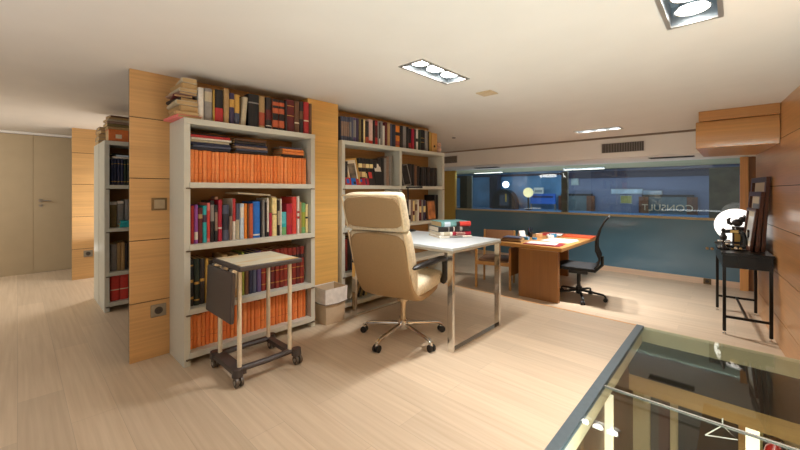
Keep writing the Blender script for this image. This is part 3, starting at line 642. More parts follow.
# second row right bay
upright_row([(3.06, 40, 250, 'white', band((.2, .6, 'brown'))), (3.101, 44, 262, 'black', band((.3, .7, 'white'))), (3.146, 38, 256, 'beige'), (3.185, 36, 250, 'brown', band((.2, .5, 'cream'))), (3.222, 40, 262, 'white', band((.1, .3, 'dark'))), (3.263, 36, 255, 'taupe'), (3.30, 40, 250, 'cream', band((.3, .5, 'dkred'))), (3.341, 42, 258, 'beige', band((.5, .8, 'brown'))), (3.384, 38, 262, 'white'), (3.423, 40, 255, 'dkred', band((.4, .7, 'cream'))), (3.464, 40, 260, 'grey'), (3.505, 42, 255, 'purple', band((.4, .7, 'cream'))), (3.72, 40, 320, 'black'), (3.762, 40, 320, 'black')],
            -2.86, .83, 'in the second bookcase middle right bay', 'books in the middle right bay of the second bookcase', .17)
flatbox('photo_book', 'book with an orange-brown portrait cover facing out in the second bookcase', 'book', cm('brown'), (.03, .16, .245), (-2.85, 3.635, .8305), (0, math.radians(-6), 0), None, (.05, .95, -.46, .46, mat('portrait_cover', (190, 122, 70), .5, var=.55, scale=12)))
upright_row([(2.21, 44, 330, 'dkred'), (2.256, 36, 320, 'oxblood'), (2.294, 40, 330, 'dark'), (2.336, 44, 315, 'slate'), (2.382, 44, 330, 'black'), (2.428, 40, 325, 'dkgreen')],
            -2.86, .39, 'in the second bookcase bay beside the bin', 'books in the second bookcase bay beside the bin', .17)
for k in range(7):
    c = ['beige', 'dark', 'tan', 'black', 'olive', 'dark', 'cream'][k]
    book(cm(c), .022, .25, .19, (-2.93, 2.33+k*.035+.02, .09+.130), (math.radians(-24), 0, 0), f'{ADJ.get(c,c)} magazine, {ordn(k+1)} from the left of the slanted run near the bin', 'slanted magazines on the bottom shelf near the bin', (), M_pagew, 'magazine')
# ---- far left bookcase
upright_row([(.64+i*.026, 25, 265+random.choice([-4, 0, 3]), c, band((.12, .15, 'goldfoil'), (.8, .82, 'goldfoil')), f'{ADJ[c]} gilt volume') for i, c in enumerate(['dkblue', 'dkblue', 'dkblue', 'dkblue', 'dkgreen', 'forest', 'dkgreen', 'forest', 'dkgreen', 'forest', 'dkgreen'])],
            -4.565, 1.26, 'on the far left bookcase upper shelf', 'gilt volumes on the far left bookcase', .2)
flat_stack([(18, .22, .2, 'white', 0, 0, .02, None), (16, .2, .2, 'lightblue', .01, .02, 0, None), (16, .24, .18, 'dark', -.02, .01, .05, None)], -4.66, .76, 1.53, 'above the gilt volumes at far left', 'papers above the gilt volumes', 0, M_pagew)
upright_row([(.64, 56, 260, 'olive', band((.88, 1, 'white')), 'grey-olive box file'), (.70, 56, 266, 'grey', band((.9, 1, 'white')), 'grey box file'), (.762, 60, 282, 'grey', None, 'tall grey box file'), (.83, 50, 290, 'dark', None, 'dark box file')],
            -4.62, .83, 'on the far left bookcase', 'box files on the far left bookcase', .2)
flat_stack([(34, .2, .16, 'teal', 0, 0, .02, None), (32, .2, .16, 'teal', 0, .01, -.02, None)], -4.585+.0, .80, .8305, 'in front of the grey box files', 'turquoise books before the box files')
upright_row([(.64, 52, 270, 'grey'), (.694, 30, 280, 'tan'), (.726, 30, 285, 'tan'), (.758, 26, 270, 'dark'), (.79, 40, 290, 'tan'), (.832, 40, 280, 'olive')], -4.58, .39, 'on the far left bookcase second shelf', 'folders on the far left bookcase second shelf', .2)
upright_row([(.64, 72, 250, 'coral', band((.42, .46, 'cream_')), 'red box file with pale strap'), (.714, 72, 250, 'coral', band((.42, .46, 'cream_')), 'red box file with pale strap'), (.79, 70, 250, 'olive', band((.6, .7, 'dark')), 'olive box file')], -4.575, .09, 'at the far left bookcase foot', 'box files at the foot of the far left bookcase', .2)
z = flat_stack([(120, .16, .2, 'worn2', 0, 0, .0, 'orange archive box with white label')], -4.65, .70, 1.70, 'on the far left bookcase', 'pile on the far left bookcase')
flat_stack([(26, .17, .2, 'tan', 0, 0, .0, None), (30, .19, .2, 'olive', 0, .0, .05, None), (24, .18, .19, 'taupe', .01, 0, -.03, None), (20, .19, .2, 'beige', 0, 0, .06, None), (22, .17, .18, 'tan', 0, .01, 0, None), (22, .2, .18, 'brown', -.02, .03, .1, None)], -4.65, .70, z, 'of the pile on the far left bookcase', 'pile on the far left bookcase')
MB().box(0, .002, -.025, .025, -.02, .02).build('paper_label', M_cream, bpy.data.objects[[o.name for o in bpy.data.objects if o.get('label', '').startswith('orange archive')][0]], loc=(.1, -.01, 0), rot=(-PI/2, 0, 0))
upright_row([(.80, 60, 240, 'brick', band((.05, .12, 'dark'), (.5, .58, 'dark'), (.9, 1, 'dark')), 'rust red ledger with dark bands'), (.862, 60, 240, 'brick', band((.05, .12, 'dark'), (.5, .58, 'dark'), (.9, 1, 'dark')), 'rust red ledger with dark bands')], -4.57, 1.70, 'on the far left bookcase top', 'ledgers on the far left bookcase top', .2)
flat_stack([(40, .22, .2, 'beige', 0, 0, 0, None), (40, .22, .18, 'grey', .02, .0, .05, None), (36, .21, .2, 'tan', 0, 0, -.05, None), (40, .2, .2, 'taupe', .01, 0, .1, None), (34, .2, .18, 'dark', 0, 0, 0, None)], -5.08, .70, 1.70, 'of the pile on the rear passage bookcase', 'pile on the rear passage bookcase', PI)

# ================================================================== WHITE DESK
wd = thing('desk', 'white-topped desk on chrome loop legs, books and lamp on it', 'desk', (-2.12, 2.565, 0))
M_dtop = mat('white_desk_top', (206, 214, 218), .35, var=.015)
MB().box(-.58, .60, -.37, .37, .755, .775).build('desktop', M_dtop, wd, bevel=.002)
MB().box(-.585, .602, -.373, .373, .738, .754).build('top_underframe', mat('desk_edge', (176, 168, 152), .4, .3), wd)
for x in (-.54, .575):
    lg = MB(); lg.box(x-.024, x+.024, -.37, -.345, .0, .738); lg.box(x-.024, x+.024, .345, .37, 0, .738); lg.box(x-.024, x+.024, -.345, .345, 0, .014)
    lg.build('loop_leg', M_chrome, wd, bevel=.002)
# books on the white desk
def desk_book(items, cx, cy, z, rz):
    for (th, hh, dp, c, bands, dx, dy, a, lab, pg) in items:
        book(cm(c), th-.0006, hh, dp, (cx+dx, cy+dy, z+th/2+.0003), (PI/2, 0, rz+a), lab, 'books stacked on the white desk', bands, pg); z += th
desk_book([(.018, .33, .25, 'white', band((.3, .7, 'grey')), 0, 0, 0, 'large thin white book at the bottom of the desk stack', M_pagew), (.036, .31, .24, 'white', band((0, .62, 'crimson'), (.2, .5, 'pinkwhite'), (.7, .9, 'beige')), .0, 0, .03, 'white and crimson book, second from the bottom of the desk stack', M_pagew), (.046, .31, .25, 'black', band((.25, .33, 'grey'), (.5, .53, 'white'), (.66, .7, 'grey')), -.01, .0, -.05, 'black book, second from the top of the desk stack', M_pagew), (.046, .30, .23, 'seagreen', band((0, .38, 'coral'), (.38, .5, 'dark'), (.7, .9, 'lightblue')), .0, .01, .02, 'sea-green and red book topmost of the white desk stack', M_page)], -1.955, 2.775, .775, math.radians(-28))
lp = thing('desk_lamp', 'thin black desk lamp with horizontal head at the back of the white desk', 'lamp', (-2.55, 2.85, .775))
MB().lathe([(.085, 0), (.085, .008), (.07, .014), (.012, .016)], n=28).build('base', M_black, lp, smooth=True)
MB().cyl((0, 0, .014), (0, 0, .47), .008, n=12).build('pole', M_black, lp, smooth=True)
MB().box(-.02, .16, -.016, .016, .455, .475, Matrix.Rotation(.4, 4, 'Z')).build('lamp_head', M_black, lp, bevel=.004)

# ================================================================== BEIGE SWIVEL CHAIR
ch = thing('swivel_chair', 'high-backed beige padded swivel chair on a chrome star base at the white desk', 'chair', (-1.995, 2.17, 0), math.radians(14))
M_pad = mat('cream_tufted_fabric', (216, 202, 174), .9, var=.12, scale=55, bump=.5)
M_shell = mat('beige_back_cloth', (162, 134, 96), .75, var=.04, scale=90, bump=.1)
M_pipe = mat('cream_piping', (220, 200, 164), .8)
def sect(st):
    a = st[0]; z = st[-1]; out = []
    out.append((a[0], a[1], a[2]*.86, a[3]*.35)); out += st; out.append((z[0], z[1], z[2]*.86, z[3]*.35)); return out
def taper(pts, w, t):
    """add shrunken end sections so the pad ends are rounded"""
    n = len(pts); out = []
    for i, p in enumerate(pts):
        ww = w[i] if isinstance(w, list) else w
        s = .62 if i in (0, n-1) else (.93 if i in (1, n-2) else 1)
        out.append((p[0], p[1], ww*(1-(1-s)*.16), t*s))
    return out
MB().pad(taper([(-.452, 1.19), (-.447, 1.172), (-.42, 1.09), (-.385, .98), (-.376, .94), (-.372, .921), (-.371, .915)], .25, .052), 24, 5).build('headrest', M_pad, ch, smooth=True, subsurf=1)
MB().pad(taper([(-.371, .913), (-.369, .908), (-.362, .885), (-.33, .79), (-.295, .68), (-.26, .56), (-.23, .47), (-.21, .44)], [.25, .25, .252, .258, .26, .255, .245, .24], .056), 24, 5).build('back_cushion', M_pad, ch, smooth=True, subsurf=1)
MB().pad(taper([(-.24, .455), (-.20, .45), (0, .46), (.18, .475), (.25, .475), (.275, .465)], [.235, .24, .25, .255, .255, .25], .065), 24, 5).build('seat_cushion', M_pad, ch, smooth=True, subsurf=1)
sh_lo = [(-.428, .91, .232, .010), (-.39, .79, .238, .012), (-.357, .68, .240, .014), (-.325, .57, .242, .016), (-.285, .475, .242, .02), (-.215, .405, .24, .026), (-.11, .375, .235, .03), (.05, .378, .23, .03), (.2, .395, .225, .026), (.27, .41, .21, .014)]
MB().pad(sh_lo, 20, 6).build('back_shell', M_shell, ch, smooth=True, subsurf=1)
MB().pad([(-.505, 1.165, .232, .008), (-.48, 1.09, .236, .011), (-.448, .99, .236, .011), (-.432, .93, .232, .008)], 20, 6).build('headrest_panel', M_shell, ch, smooth=True, subsurf=1)
for sgn in (-1, 1):
    MB().tube([(sgn*.236, -.505, 1.16), (sgn*.24, -.48, 1.09), (sgn*.24, -.448, .99), (sgn*.236, -.432, .93)], .006, 8).build('piping', M_pipe, ch, smooth=True)
    MB().tube([(sgn*.236, -.428, .905), (sgn*.242, -.39, .79), (sgn*.24, -.357, .68), (sgn*.232, -.325, .57), (sgn*.222, -.285, .475)], .006, 8).build('piping', M_pipe, ch, smooth=True)
    pts = [(sgn*.25, -.33, .645), (sgn*.285, -.27, .66), (sgn*.312, -.12, .668), (sgn*.315, .06, .668), (sgn*.312, .13, .65), (sgn*.308, .165, .60), (sgn*.30, .18, .54), (sgn*.29, .19, .47), (sgn*.255, .195, .43)]
    MB().tube(pts, [.016, .02, .023, .023, .023, .023, .02, .018, .015], 12, rx=.03).build('armrest', mat('black_leather', (24, 22, 22), .35, var=.15, scale=60), ch, smooth=True, subsurf=1)
MB().tube([(-.23, -.507, 1.168), (0, -.508, 1.17), (.23, -.507, 1.168)], .006, 8).build('piping', M_pipe, ch, smooth=True)
MB().cyl((0, 0, .10), (0, 0, .34), .024).cyl((0, 0, .30), (0, 0, .36), .05).build('column', mat('column_metal', (190, 172, 142), .25, .9), ch, smooth=True)
MB().cyl((0, 0, .075), (0, 0, .14), .042).build('hub', M_chrome, ch, smooth=True)
def star_base(ch, R, m_leg, m_wheel, a0, zc=.11):
    for k in range(5):
        a = a0+2*PI*k/5; c, s = math.cos(a), math.sin(a)
        lg = MB().tube([(c*.03, s*.03, zc), (c*R*.5, s*R*.5, zc-.012), (c*R*.92, s*R*.92, zc-.028), (c*R, s*R, zc-.045)], [.02, .016, .013, .011], 10, rx=.017).build('base_leg', m_leg, ch, smooth=True)
        cs = MB(); tx, ty = -s, c
        for q in (-1, 1): cs.cyl((c*R+tx*(.006*q), s*R+ty*.006*q, .027), (c*R+tx*.024*q, s*R+ty*.024*q, .027), .0268, n=18)
        cs.build('caster_wheel', m_wheel, lg, smooth=True)
        MB().cyl((c*R, s*R, .05), (c*R, s*R, .072), .013, n=10).sphere((c*R, s*R, .046), .016, 10, 6).build('caster_stem', m_leg, lg, smooth=True)
star_base(ch, .345, M_chrome, M_black, math.radians(-82-14))

# ================================================================== TROLLEY SIDE TABLE
tr = thing('trolley_table', 'small wheeled side table with drop flap before the front bookcase', 'side table', (-2.41, 1.13, 0))
M_tdark = mat('dark_brown_laminate', (70, 62, 60), .42, var=.05)
M_pole = mat('cream_metal_pole', (228, 216, 192), .35, 0.0)
m = bpy.data.materials.new('inlaid_table_top'); m.use_nodes = True; nt = m.node_tree; bb = nt.nodes['Principled BSDF']
tc = nt.nodes.new('ShaderNodeTexCoord'); mp = nt.nodes.new('ShaderNodeMapping'); mp.inputs['Scale'].default_value = (9, 2.5, 1); nt.links.new(tc.outputs['Object'], mp.inputs[0])
n1 = nt.nodes.new('ShaderNodeTexNoise'); n1.inputs['Scale'].default_value = 1.2; n1.inputs['Detail'].default_value = 4; nt.links.new(mp.outputs[0], n1.inputs['Vector'])
rp = nt.nodes.new('ShaderNodeValToRGB'); rp.color_ramp.elements[0].position = .5; rp.color_ramp.elements[0].color = (*lin((226, 220, 196)), 1); rp.color_ramp.elements[1].position = .66; rp.color_ramp.elements[1].color = (*lin((222, 184, 104)), 1)
nt.links.new(n1.outputs['Fac'], rp.inputs[0]); nt.links.new(rp.outputs[0], bb.inputs['Base Color']); bb.inputs['Roughness'].default_value = .35
MB().box(-.215, .23, -.215, .215, .708, .738).build('tabletop', M_tdark, tr, bevel=.008, seg=3)
MB().box(-.196, .211, -.196, .196, .738, .7395).build('inlay', m, tr)
fp = MB().box(-.21, .20, -.013, .013, -.305, 0).build('drop_flap', M_tdark, tr, bevel=.008, loc=(0, -.236, .70), rot=(math.radians(-2), 0, 0), seg=3)
for x in (-.15, 0, .14): MB().box(x-.02, x+.02, -.232, -.20, .695, .712).build('hinge', M_alu, tr)
for x, y in ((.155, -.185), (-.155, -.185), (.155, .16), (-.155, .16)): MB().cyl((x, y, .085), (x, y, .71), .014, n=14).build('pole', M_pole, tr, smooth=True)
fr = MB(); fr.tube([(.155, -.19, .09), (.165, .0, .09), (.155, .17, .09)], .018, 10, rx=.022); fr.tube([(-.155, -.19, .09), (-.165, .0, .09), (-.155, .17, .09)], .018, 10, rx=.022); fr.box(-.19, .19, -.225, -.155, .065, .10)
fr.box(-.155, .155, .145, .19, .072, .10)
fr.build('base_frame', M_tdark, tr, smooth=True)
for x, y in ((.175, -.205), (-.19, -.205), (.175, .2), (-.19, .2)):
    cs = MB().cyl((x, y, .06), (x, y, .105), .034, .03, 16).build('caster', M_tdark, tr, smooth=True)
    wq = MB()
    for q in (-1, 1): wq.cyl((x+.015, y+.007*q, .031), (x+.015, y+.022*q, .031), .0305, n=18)
    wq.build('caster_wheel', mat('caster_grey', (92, 84, 76), .4, .2), cs, smooth=True)
    MB().cyl((x+.015, y-.025, .031), (x+.015, y+.025, .031), .012, n=12).build('axle', M_alu, cs, smooth=True)

# ================================================================== WASTE BIN
wb = thing('waste_bin', 'square beige waste bin with white liner beside the front bookcase', 'waste bin', (-2.735, 1.975, 0))
def frust(b, x0, y0, x1, y1, z0, z1): return b.add([(-x0, -y0, z0), (x0, -y0, z0), (x0, y0, z0), (-x0, y0, z0), (-x1, -y1, z1), (x1, -y1, z1), (x1, y1, z1), (-x1, y1, z1)], [(0, 1, 5, 4), (1, 2, 6, 5), (2, 3, 7, 6), (3, 0, 4, 7)])
b = MB(); frust(b, .08, .098, .098, .118, 0, .32); frust(b, .076, .094, .094, .114, .004, .32)
b.add([(-.08, -.098, .0), (.08, -.098, 0), (.08, .098, 0), (-.08, .098, 0)], [(0, 1, 2, 3)]); b.build('bin_body', mat('bin_taupe_plastic', (212, 192, 164), .5, var=.03), wb)
b = MB(); frust(b, .099, .119, .103, .122, .20, .325); frust(b, .092, .112, .103, .122, .27, .325)
frust(b, .1005, .1205, .099, .119, .185, .20)
b.build('bin_liner', mat('white_liner_film', (238, 234, 228), .35, var=.12, scale=18, bump=.4), wb)
MB().tube([(.1, -.121, .19), (.104, .0, .18), (.1, .121, .19), (0, .124, .185), (-.1, .12, .19), (-.103, 0, .19), (-.1, -.12, .19), (0, -.124, .183), (.1, -.121, .19)], .004, 6).build('liner_rim', mat('grey_liner_rim', (128, 120, 112), .5), wb, smooth=True)

# ================================================================== WOODEN DESK (lower level)
FZ = -.32
kd = thing('desk', 'oak slab-ended desk covered in papers on the lower level', 'desk', (-2.175, 5.9, FZ))
M_oak = wood('desk_oak', (190, 138, 76), 'x', .4, coat=.15); M_oakv = wood('desk_oak_panel', (146, 98, 50), 'z', .42)
M_oaky = wood('desk_oak_long', (170, 112, 54), 'y', .4, coat=.15)
MB().box(-.475, .475, -.9, .92, .692, .75).build('desktop', M_oak, kd, bevel=.012, seg=3)
MB().box(-.12, .435, -.93+.0, -.86, 0, .692).build('end_panel', M_oakv, kd, bevel=.003)
MB().box(-.36, 0, .80, .86, 0, .692).build('end_panel', M_oakv, kd, bevel=.003)
MB().box(-.30, -.27, -.86, .80, .25, .66).build('modesty_panel', M_oaky, kd)
DZ = FZ+.75
def paper(label, x, y, rz, w_, h_, m_, th=.003, z=DZ, cat='paper', name='paper_sheet', grp=None):
    o = MB().box(-w_/2, w_/2, -h_/2, h_/2, 0, th).build(name, m_); o.location = (x, y, z+.0004); o.rotation_euler = (0, 0, rz); tag(o, label, cat, grp); return o
M_ppr = mat('white_paper', (236, 234, 230), .8, var=.04, scale=20); M_redf = mat('red_folder_card', (196, 52, 44), .5); M_orf = mat('orange_folder_card', (222, 92, 52), .5); M_pinkp = mat('pink_grey_paper', (214, 196, 190), .8, var=.06)
paper('dark red folder under papers at the near edge of the oak desk', -2.02, 5.22, .1, .5, .34, mat('maroon_folder', (140, 32, 46), .5), .008, name='folder', cat='folder')
paper('pale printed sheet on the dark red folder', -2.05, 5.24, .14, .40, .28, M_pinkp, .004, DZ+.0085)
paper('white paper spread in the middle of the oak desk', -1.98, 5.72, -.1, .42, .40, M_ppr, .006)
paper('second white paper lapping over the middle sheets', -1.92, 5.85, .15, .3, .22, M_ppr, .003, DZ+.0065)
paper('large orange-red folder at the far end of the oak desk', -1.92, 6.48, .05, .45, .36, M_orf, .016, name='folder', cat='folder')
paper('red folder lying near the far left corner of the oak desk', -2.37, 6.45, -.05, .32, .42, M_redf, .014, name='folder', cat='folder')
paper('white leaflet lying on the red folder', -2.28, 6.38, .2, .22, .3, M_ppr, .003, DZ+.0145)
flat_stack([(22, .30, .24, 'brown', 0, 0, .03, 'brown leather folder'), (20, .30, .23, 'tan', .0, .01, -.05, 'tan leather folder'), (16, .28, .22, 'brown', .01, 0, .08, 'brown folder'), (14, .25, .2, 'slate', .02, .0, -.1, 'blue folder')], -2.50, 5.20, DZ, 'of the pile on the oak desk corner', 'folders piled on the oak desk corner', -PI/2+.2)
pc = thing('pen_cup', 'black pen cup full of pens near the back of the oak desk', 'pen cup', (-2.50, 5.86, DZ))
MB().lathe([(.034, 0), (.038, .09), (.034, .09), (.031, .006)], n=20).build('cup', M_black, pc, smooth=True)
for k in range(7):
    a = k*.9; c, s = math.cos(a), math.sin(a)
    MB().cyl((c*.01, s*.01, .01), (c*.036, s*.036, .145+.01*(k % 3)), .0045, n=8).build('pen', [M_black, mat('pen_blue', (30, 60, 140), .4), M_black, mat('pen_wood', (210, 160, 80), .5)][k % 4], pc, smooth=True)
cl = thing('desk_calendar', 'white folded desk calendar standing beside the pen cup', 'calendar', (-2.56, 5.66, DZ), -.5)
MB().prism([(-.045, 0), (-.042, 0), (.001, .118), (-.001, .121)], -.055, .055, 'y').build('front_leaf', M_ppr, cl); MB().prism([(.045, 0), (.042, 0), (-.001, .121), (.001, .121)], -.055, .055, 'y').build('back_leaf', M_ppr, cl)
tp = thing('tape_roll', 'blue tape roll on the oak desk by the pen cup', 'tape', (-2.33, 5.62, DZ))
MB().lathe([(.02, 0), (.038, 0), (.038, .03), (.02, .03), (.02, 0)], n=24).build('tape_band', mat('tape_blue', (30, 130, 190), .3), tp, smooth=True); MB().lathe([(.016, .001), (.0198, .001), (.0198, .029), (.016, .029), (.016, .001)], n=24).build('tape_core', M_cream, tp, smooth=True)
for i, (x, y, c, nm) in enumerate(((-2.42, 5.50, (60, 140, 190), 'small blue box on the oak desk near the tape roll'), (-2.40, 5.98, (220, 170, 120), 'small tan box behind the pen cup on the oak desk'), (-2.22, 5.98, (230, 226, 220), 'small white carton in the middle of the oak desk clutter'), (-2.22, 6.10, (40, 140, 190), 'blue and white carton beside the red folder'))):
    o = MB().box(-.05, .05, -.035, .035, 0, .045+.012*(i % 2)).build('small_box', mat('box_'+str(i), c, .5), None, bevel=.002); o.location = (x, y, DZ+.0003); o.rotation_euler = (0, 0, .4*i); tag(o, nm, 'box')
    MB().box(-.0505, .0505, -.012, .012, .0, .0455+.012*(i % 2)).build('label_strip', M_ppr, o)

# ================================================================== BLACK MESH OFFICE CHAIR
oc2 = thing('office_chair', 'black mesh office chair drawn up to the oak desk', 'chair', (-1.62, 5.45, FZ), math.radians(101))
M_mesh = mat('black_mesh_cloth', (30, 30, 33), .8, var=.3, scale=160)
MB().pad(taper([(-.22, .45), (-.2, .455), (0, .455), (.2, .46), (.25, .445), (.27, .43)], .25, .035), 20, 4).build('seat', mat('black_seat_cloth', (28, 28, 30), .85, var=.2, scale=90), oc2, smooth=True)
bp_ = [(-.20, .47), (-.255, .53), (-.265, .62), (-.225, .72), (-.225, .84), (-.26, .98), (-.315, 1.10), (-.37, 1.17)]
MB().pad([(y_, z_, w_, .006) for (y_, z_), w_ in zip(bp_, (.20, .235, .24, .235, .225, .21, .19, .17))], 16, 6).build('mesh_back', M_mesh, oc2, smooth=True)
for sgn in (-1, 1):
    MB().tube([(sgn*w_, y_, z_) for (y_, z_), w_ in zip(bp_, (.19, .235, .24, .235, .225, .21, .19, .165))], .013, 10).build('back_frame', M_black, oc2, smooth=True)
MB().tube([(-.17, -.37, 1.17), (0, -.375, 1.175), (.17, -.37, 1.17)], .011, 10).build('top_rail', M_steel, oc2, smooth=True)
MB().tube([(0, -.05, .40), (0, -.2, .40), (0, -.29, .50), (0, -.29, .62)], .022, 10, rx=.03).build('back_support', M_black, oc2, smooth=True)
MB().box(-.11, .11, -.12, .12, .365, .42).build('mechanism', M_black, oc2, bevel=.01)
MB().cyl((0, 0, .1), (0, 0, .37), .025).cyl((0, 0, .07), (0, 0, .17), .04).build('column', M_black, oc2, smooth=True)
star_base(oc2, .33, M_black, M_black, math.radians(-65-101), .12)

dp_ = thing('drawer_pedestal', 'black drawer pedestal in the shade under the oak desk', 'drawer unit', (-2.16, 5.36, FZ))
MB().box(-.19, .15, -.28, .28, .03, .58).build('carcass', M_black, dp_, bevel=.004)
for k in range(3):
    d_ = MB().box(.15, .166, -.27, .27, .05+k*.178, .215+k*.178).build('drawer', mat('pedestal_black', (30, 29, 30), .5), dp_, bevel=.002); MB().box(.166, .176, -.06, .06, .185+k*.178, .197+k*.178).build('handle', M_steel, d_)
for x_, y_ in ((-.15, -.24), (.11, -.24), (-.15, .24), (.11, .24)): MB().cyl((x_, y_, 0), (x_, y_, .03), .02, n=12).build('foot', M_black, dp_)
# ================================================================== WOODEN ARMCHAIR
ac = thing('armchair', 'light wood open-arm chair between the white desk and oak desk', 'chair', (-2.83, 5.30, FZ), PI+math.atan2(.3, .95))
M_aw = wood('armchair_beech', (196, 146, 84), 'z', .4)
for sx in (-1, 1):
    MB().box(sx*.26-.018, sx*.26+.018, .235, .27, 0, .60).build('leg', M_aw, ac, bevel=.006)
    MB().prism([(-.275, 0), (-.24, 0), (-.255, .45), (-.29, .86), (-.325, .86), (-.29, .45)], sx*.245-.016, sx*.245+.016, 'x').build('leg', M_aw, ac, bevel=.005)
    MB().tube([(sx*.262, .27, .615), (sx*.265, .15, .63), (sx*.262, -.05, .625), (sx*.25, -.26, .615)], .014, 10, rx=.026).build('arm', M_aw, ac, smooth=True)
    MB().box(sx*.245-.011, sx*.245+.011, -.25, .24, .36, .42).build('seat_rail', M_aw, ac, bevel=.003)
MB().box(-.245, .245, .235, .258, .36, .42).box(-.235, .235, -.275, -.253, .36, .42).build('seat_rail', M_aw, ac, bevel=.003)
MB().pad(taper([(-.25, .43), (-.24, .432), (0, .43), (.23, .436), (.262, .43)], .232, .022), 20, 5).build('seat', mat('brown_leather_seat', (110, 80, 58), .5, var=.1), ac, smooth=True)
MB().pad([(-.275, .60, .232, .014), (-.288, .68, .232, .018), (-.30, .80, .232, .018), (-.308, .86, .232, .012)], 20, 6).build('backrest', mat('tan_leather_back', (158, 112, 76), .5, var=.06), ac, smooth=True)

# ================================================================== BLACK CONSOLE TABLE
ct = thing('console_table', 'narrow black console table against the cherry wall at right', 'table', wr(.205, 5.66, FZ), WR)
MB().box(-.21, .188, -.52, .52, .845, .87).build('tabletop', M_blackgloss, ct, bevel=.003)
MB().box(-.20, .18, -.50, .50, .71, .845).build('apron', M_blackgloss, ct, bevel=.002)
MB().box(-.08, .06, -.505, -.50, .725, .83).build('drawer_front', M_blackgloss, ct, bevel=.001)
for x in (-.185, .165):
    for y in (-.485, .485):
        lg = MB().box(x-.014, x+.014, y-.014, y+.014, .035, .712).build('leg', M_blackgloss, ct, bevel=.002)
        MB().cyl((x, y, .012), (x, y, .036), .006, n=10).cyl((x, y, 0), (x, y, .012), .016, n=14).build('foot_glide', M_chrome, lg, smooth=True)
for y in (-.485, .485): MB().box(-.175, .155, y-.01, y+.01, .175, .20).build('stretcher', M_blackgloss, ct, bevel=.002)
MB().box(-.018, .004, -.478, .478, .177, .198).build('stretcher', M_blackgloss, ct, bevel=.002)
CZ = FZ+.8705
# round white lamp disc
dl = thing('disc_lamp', 'bright white round lamp at the far end of the console table', 'lamp', (.01, 6.06, CZ), -PI/2-.02)
MB().lathe([(.06, 0), (.06, .012), (.012, .016)], n=20).build('base', M_black, dl, smooth=True)
prf = [(.0005, .03), (.12, .028), (.185, .018), (.205, 0), (.185, -.018), (.12, -.028), (.0005, -.03)]
MB().lathe(prf, n=40).build('shade', emission('lamp_shade_glow', (255, 252, 246), 1.0), dl, smooth=True, loc=(0, 0, .225), rot=(0, PI/2, 0))
MB().cyl((0, 0, .012), (0, 0, .03), .008, n=10).build('stem', M_black, dl, smooth=True)
# antique black machine with wheel
sm = thing('sewing_machine', 'antique black machine with brass fittings in front of the round lamp', 'sewing machine', (.0, 5.62, CZ), .0)
M_iron = mat('black_japanned_iron', (20, 20, 22), .25, var=.2, coat=.5); M_brass = mat('brass', (196, 160, 100), .3, .8)
MB().box(-.12, .12, -.065, .065, 0, .035).build('base', M_iron, sm, bevel=.005)
MB().tube([(.07, 0, .035), (.072, 0, .10), (.068, 0, .16), (.045, 0, .185), (-.02, 0, .188), (-.09, 0, .18), (-.10, 0, .15), (-.10, 0, .10)], [.034, .028, .026, .026, .022, .022, .022, .018], 12).build('arm', M_iron, sm, smooth=True)
MB().cyl((.10, 0, .165), (.118, 0, .165), .05, n=24).build('hand_wheel', M_iron, sm, smooth=True)
MB().cyl((-.10, 0, .04), (-.10, 0, .10), .006, n=10).build('needle_bar', M_chrome, sm, smooth=True)
MB().box(-.11, -.05, -.035, .035, .035, .042).build('needle_plate', M_brass, sm); MB().box(-.04, .03, -.024, -.022, .17, .20).build('brass_badge', M_brass, sm)
MB().cyl((.0, .0, .205), (.0, .0, .235), .008, n=10).build('spool_pin', M_chrome, sm, smooth=True); MB().cyl((-.05, -.03, .035), (-.05, -.03, .09), .012, n=12).build('thread_post', M_chrome, sm, smooth=True)
# squirrel-like dark figurine on a plinth box
bx2 = thing('keepsake_box', 'dark wooden keepsake box behind the antique machine', 'box', (.03, 5.86, CZ), 0)
MB().box(-.055, .055, -.05, .05, 0, .20).build('box_body', mat('dark_walnut', (48, 32, 24), .35, var=.2), bx2, bevel=.003); MB().box(-.06, .06, -.055, .055, .20, .225).build('lid', mat('dark_walnut', (48, 32, 24), .35, var=.2), bx2, bevel=.004)
MB().box(-.035, .035, -.053, -.05, .05, .15).build('inlay_panel', M_gold, bx2)
fg = thing('animal_figurine', 'dark crouching animal figurine silhouetted against the round lamp', 'figurine', (.03, 5.86, CZ+.2255), 0)
b = MB(); b.sphere((-.01, 0, .045), .045, sc=(1.1, .8, 1)); b.sphere((.03, 0, .085), .032, sc=(1, .8, 1.1)); b.sphere((.062, 0, .115), .022, sc=(1.2, .8, .9)); b.sphere((.085, 0, .112), .01); b.cyl((.05, -.01, .13), (.046, -.014, .15), .007, .002, 8); b.cyl((.05, .01, .13), (.046, .014, .15), .007, .002, 8)
b.tube([(-.05, 0, .02), (-.085, 0, .04), (-.09, 0, .08), (-.07, 0, .10)], [.016, .02, .018, .008], 10); b.cyl((.05, -.016, .07), (.075, -.014, .05), .009, .006, 8); b.cyl((.05, .016, .07), (.075, .014, .05), .009, .006, 8)
b.build('body', mat('dark_bronze_patina', (46, 42, 40), .4, .3), fg, smooth=True)
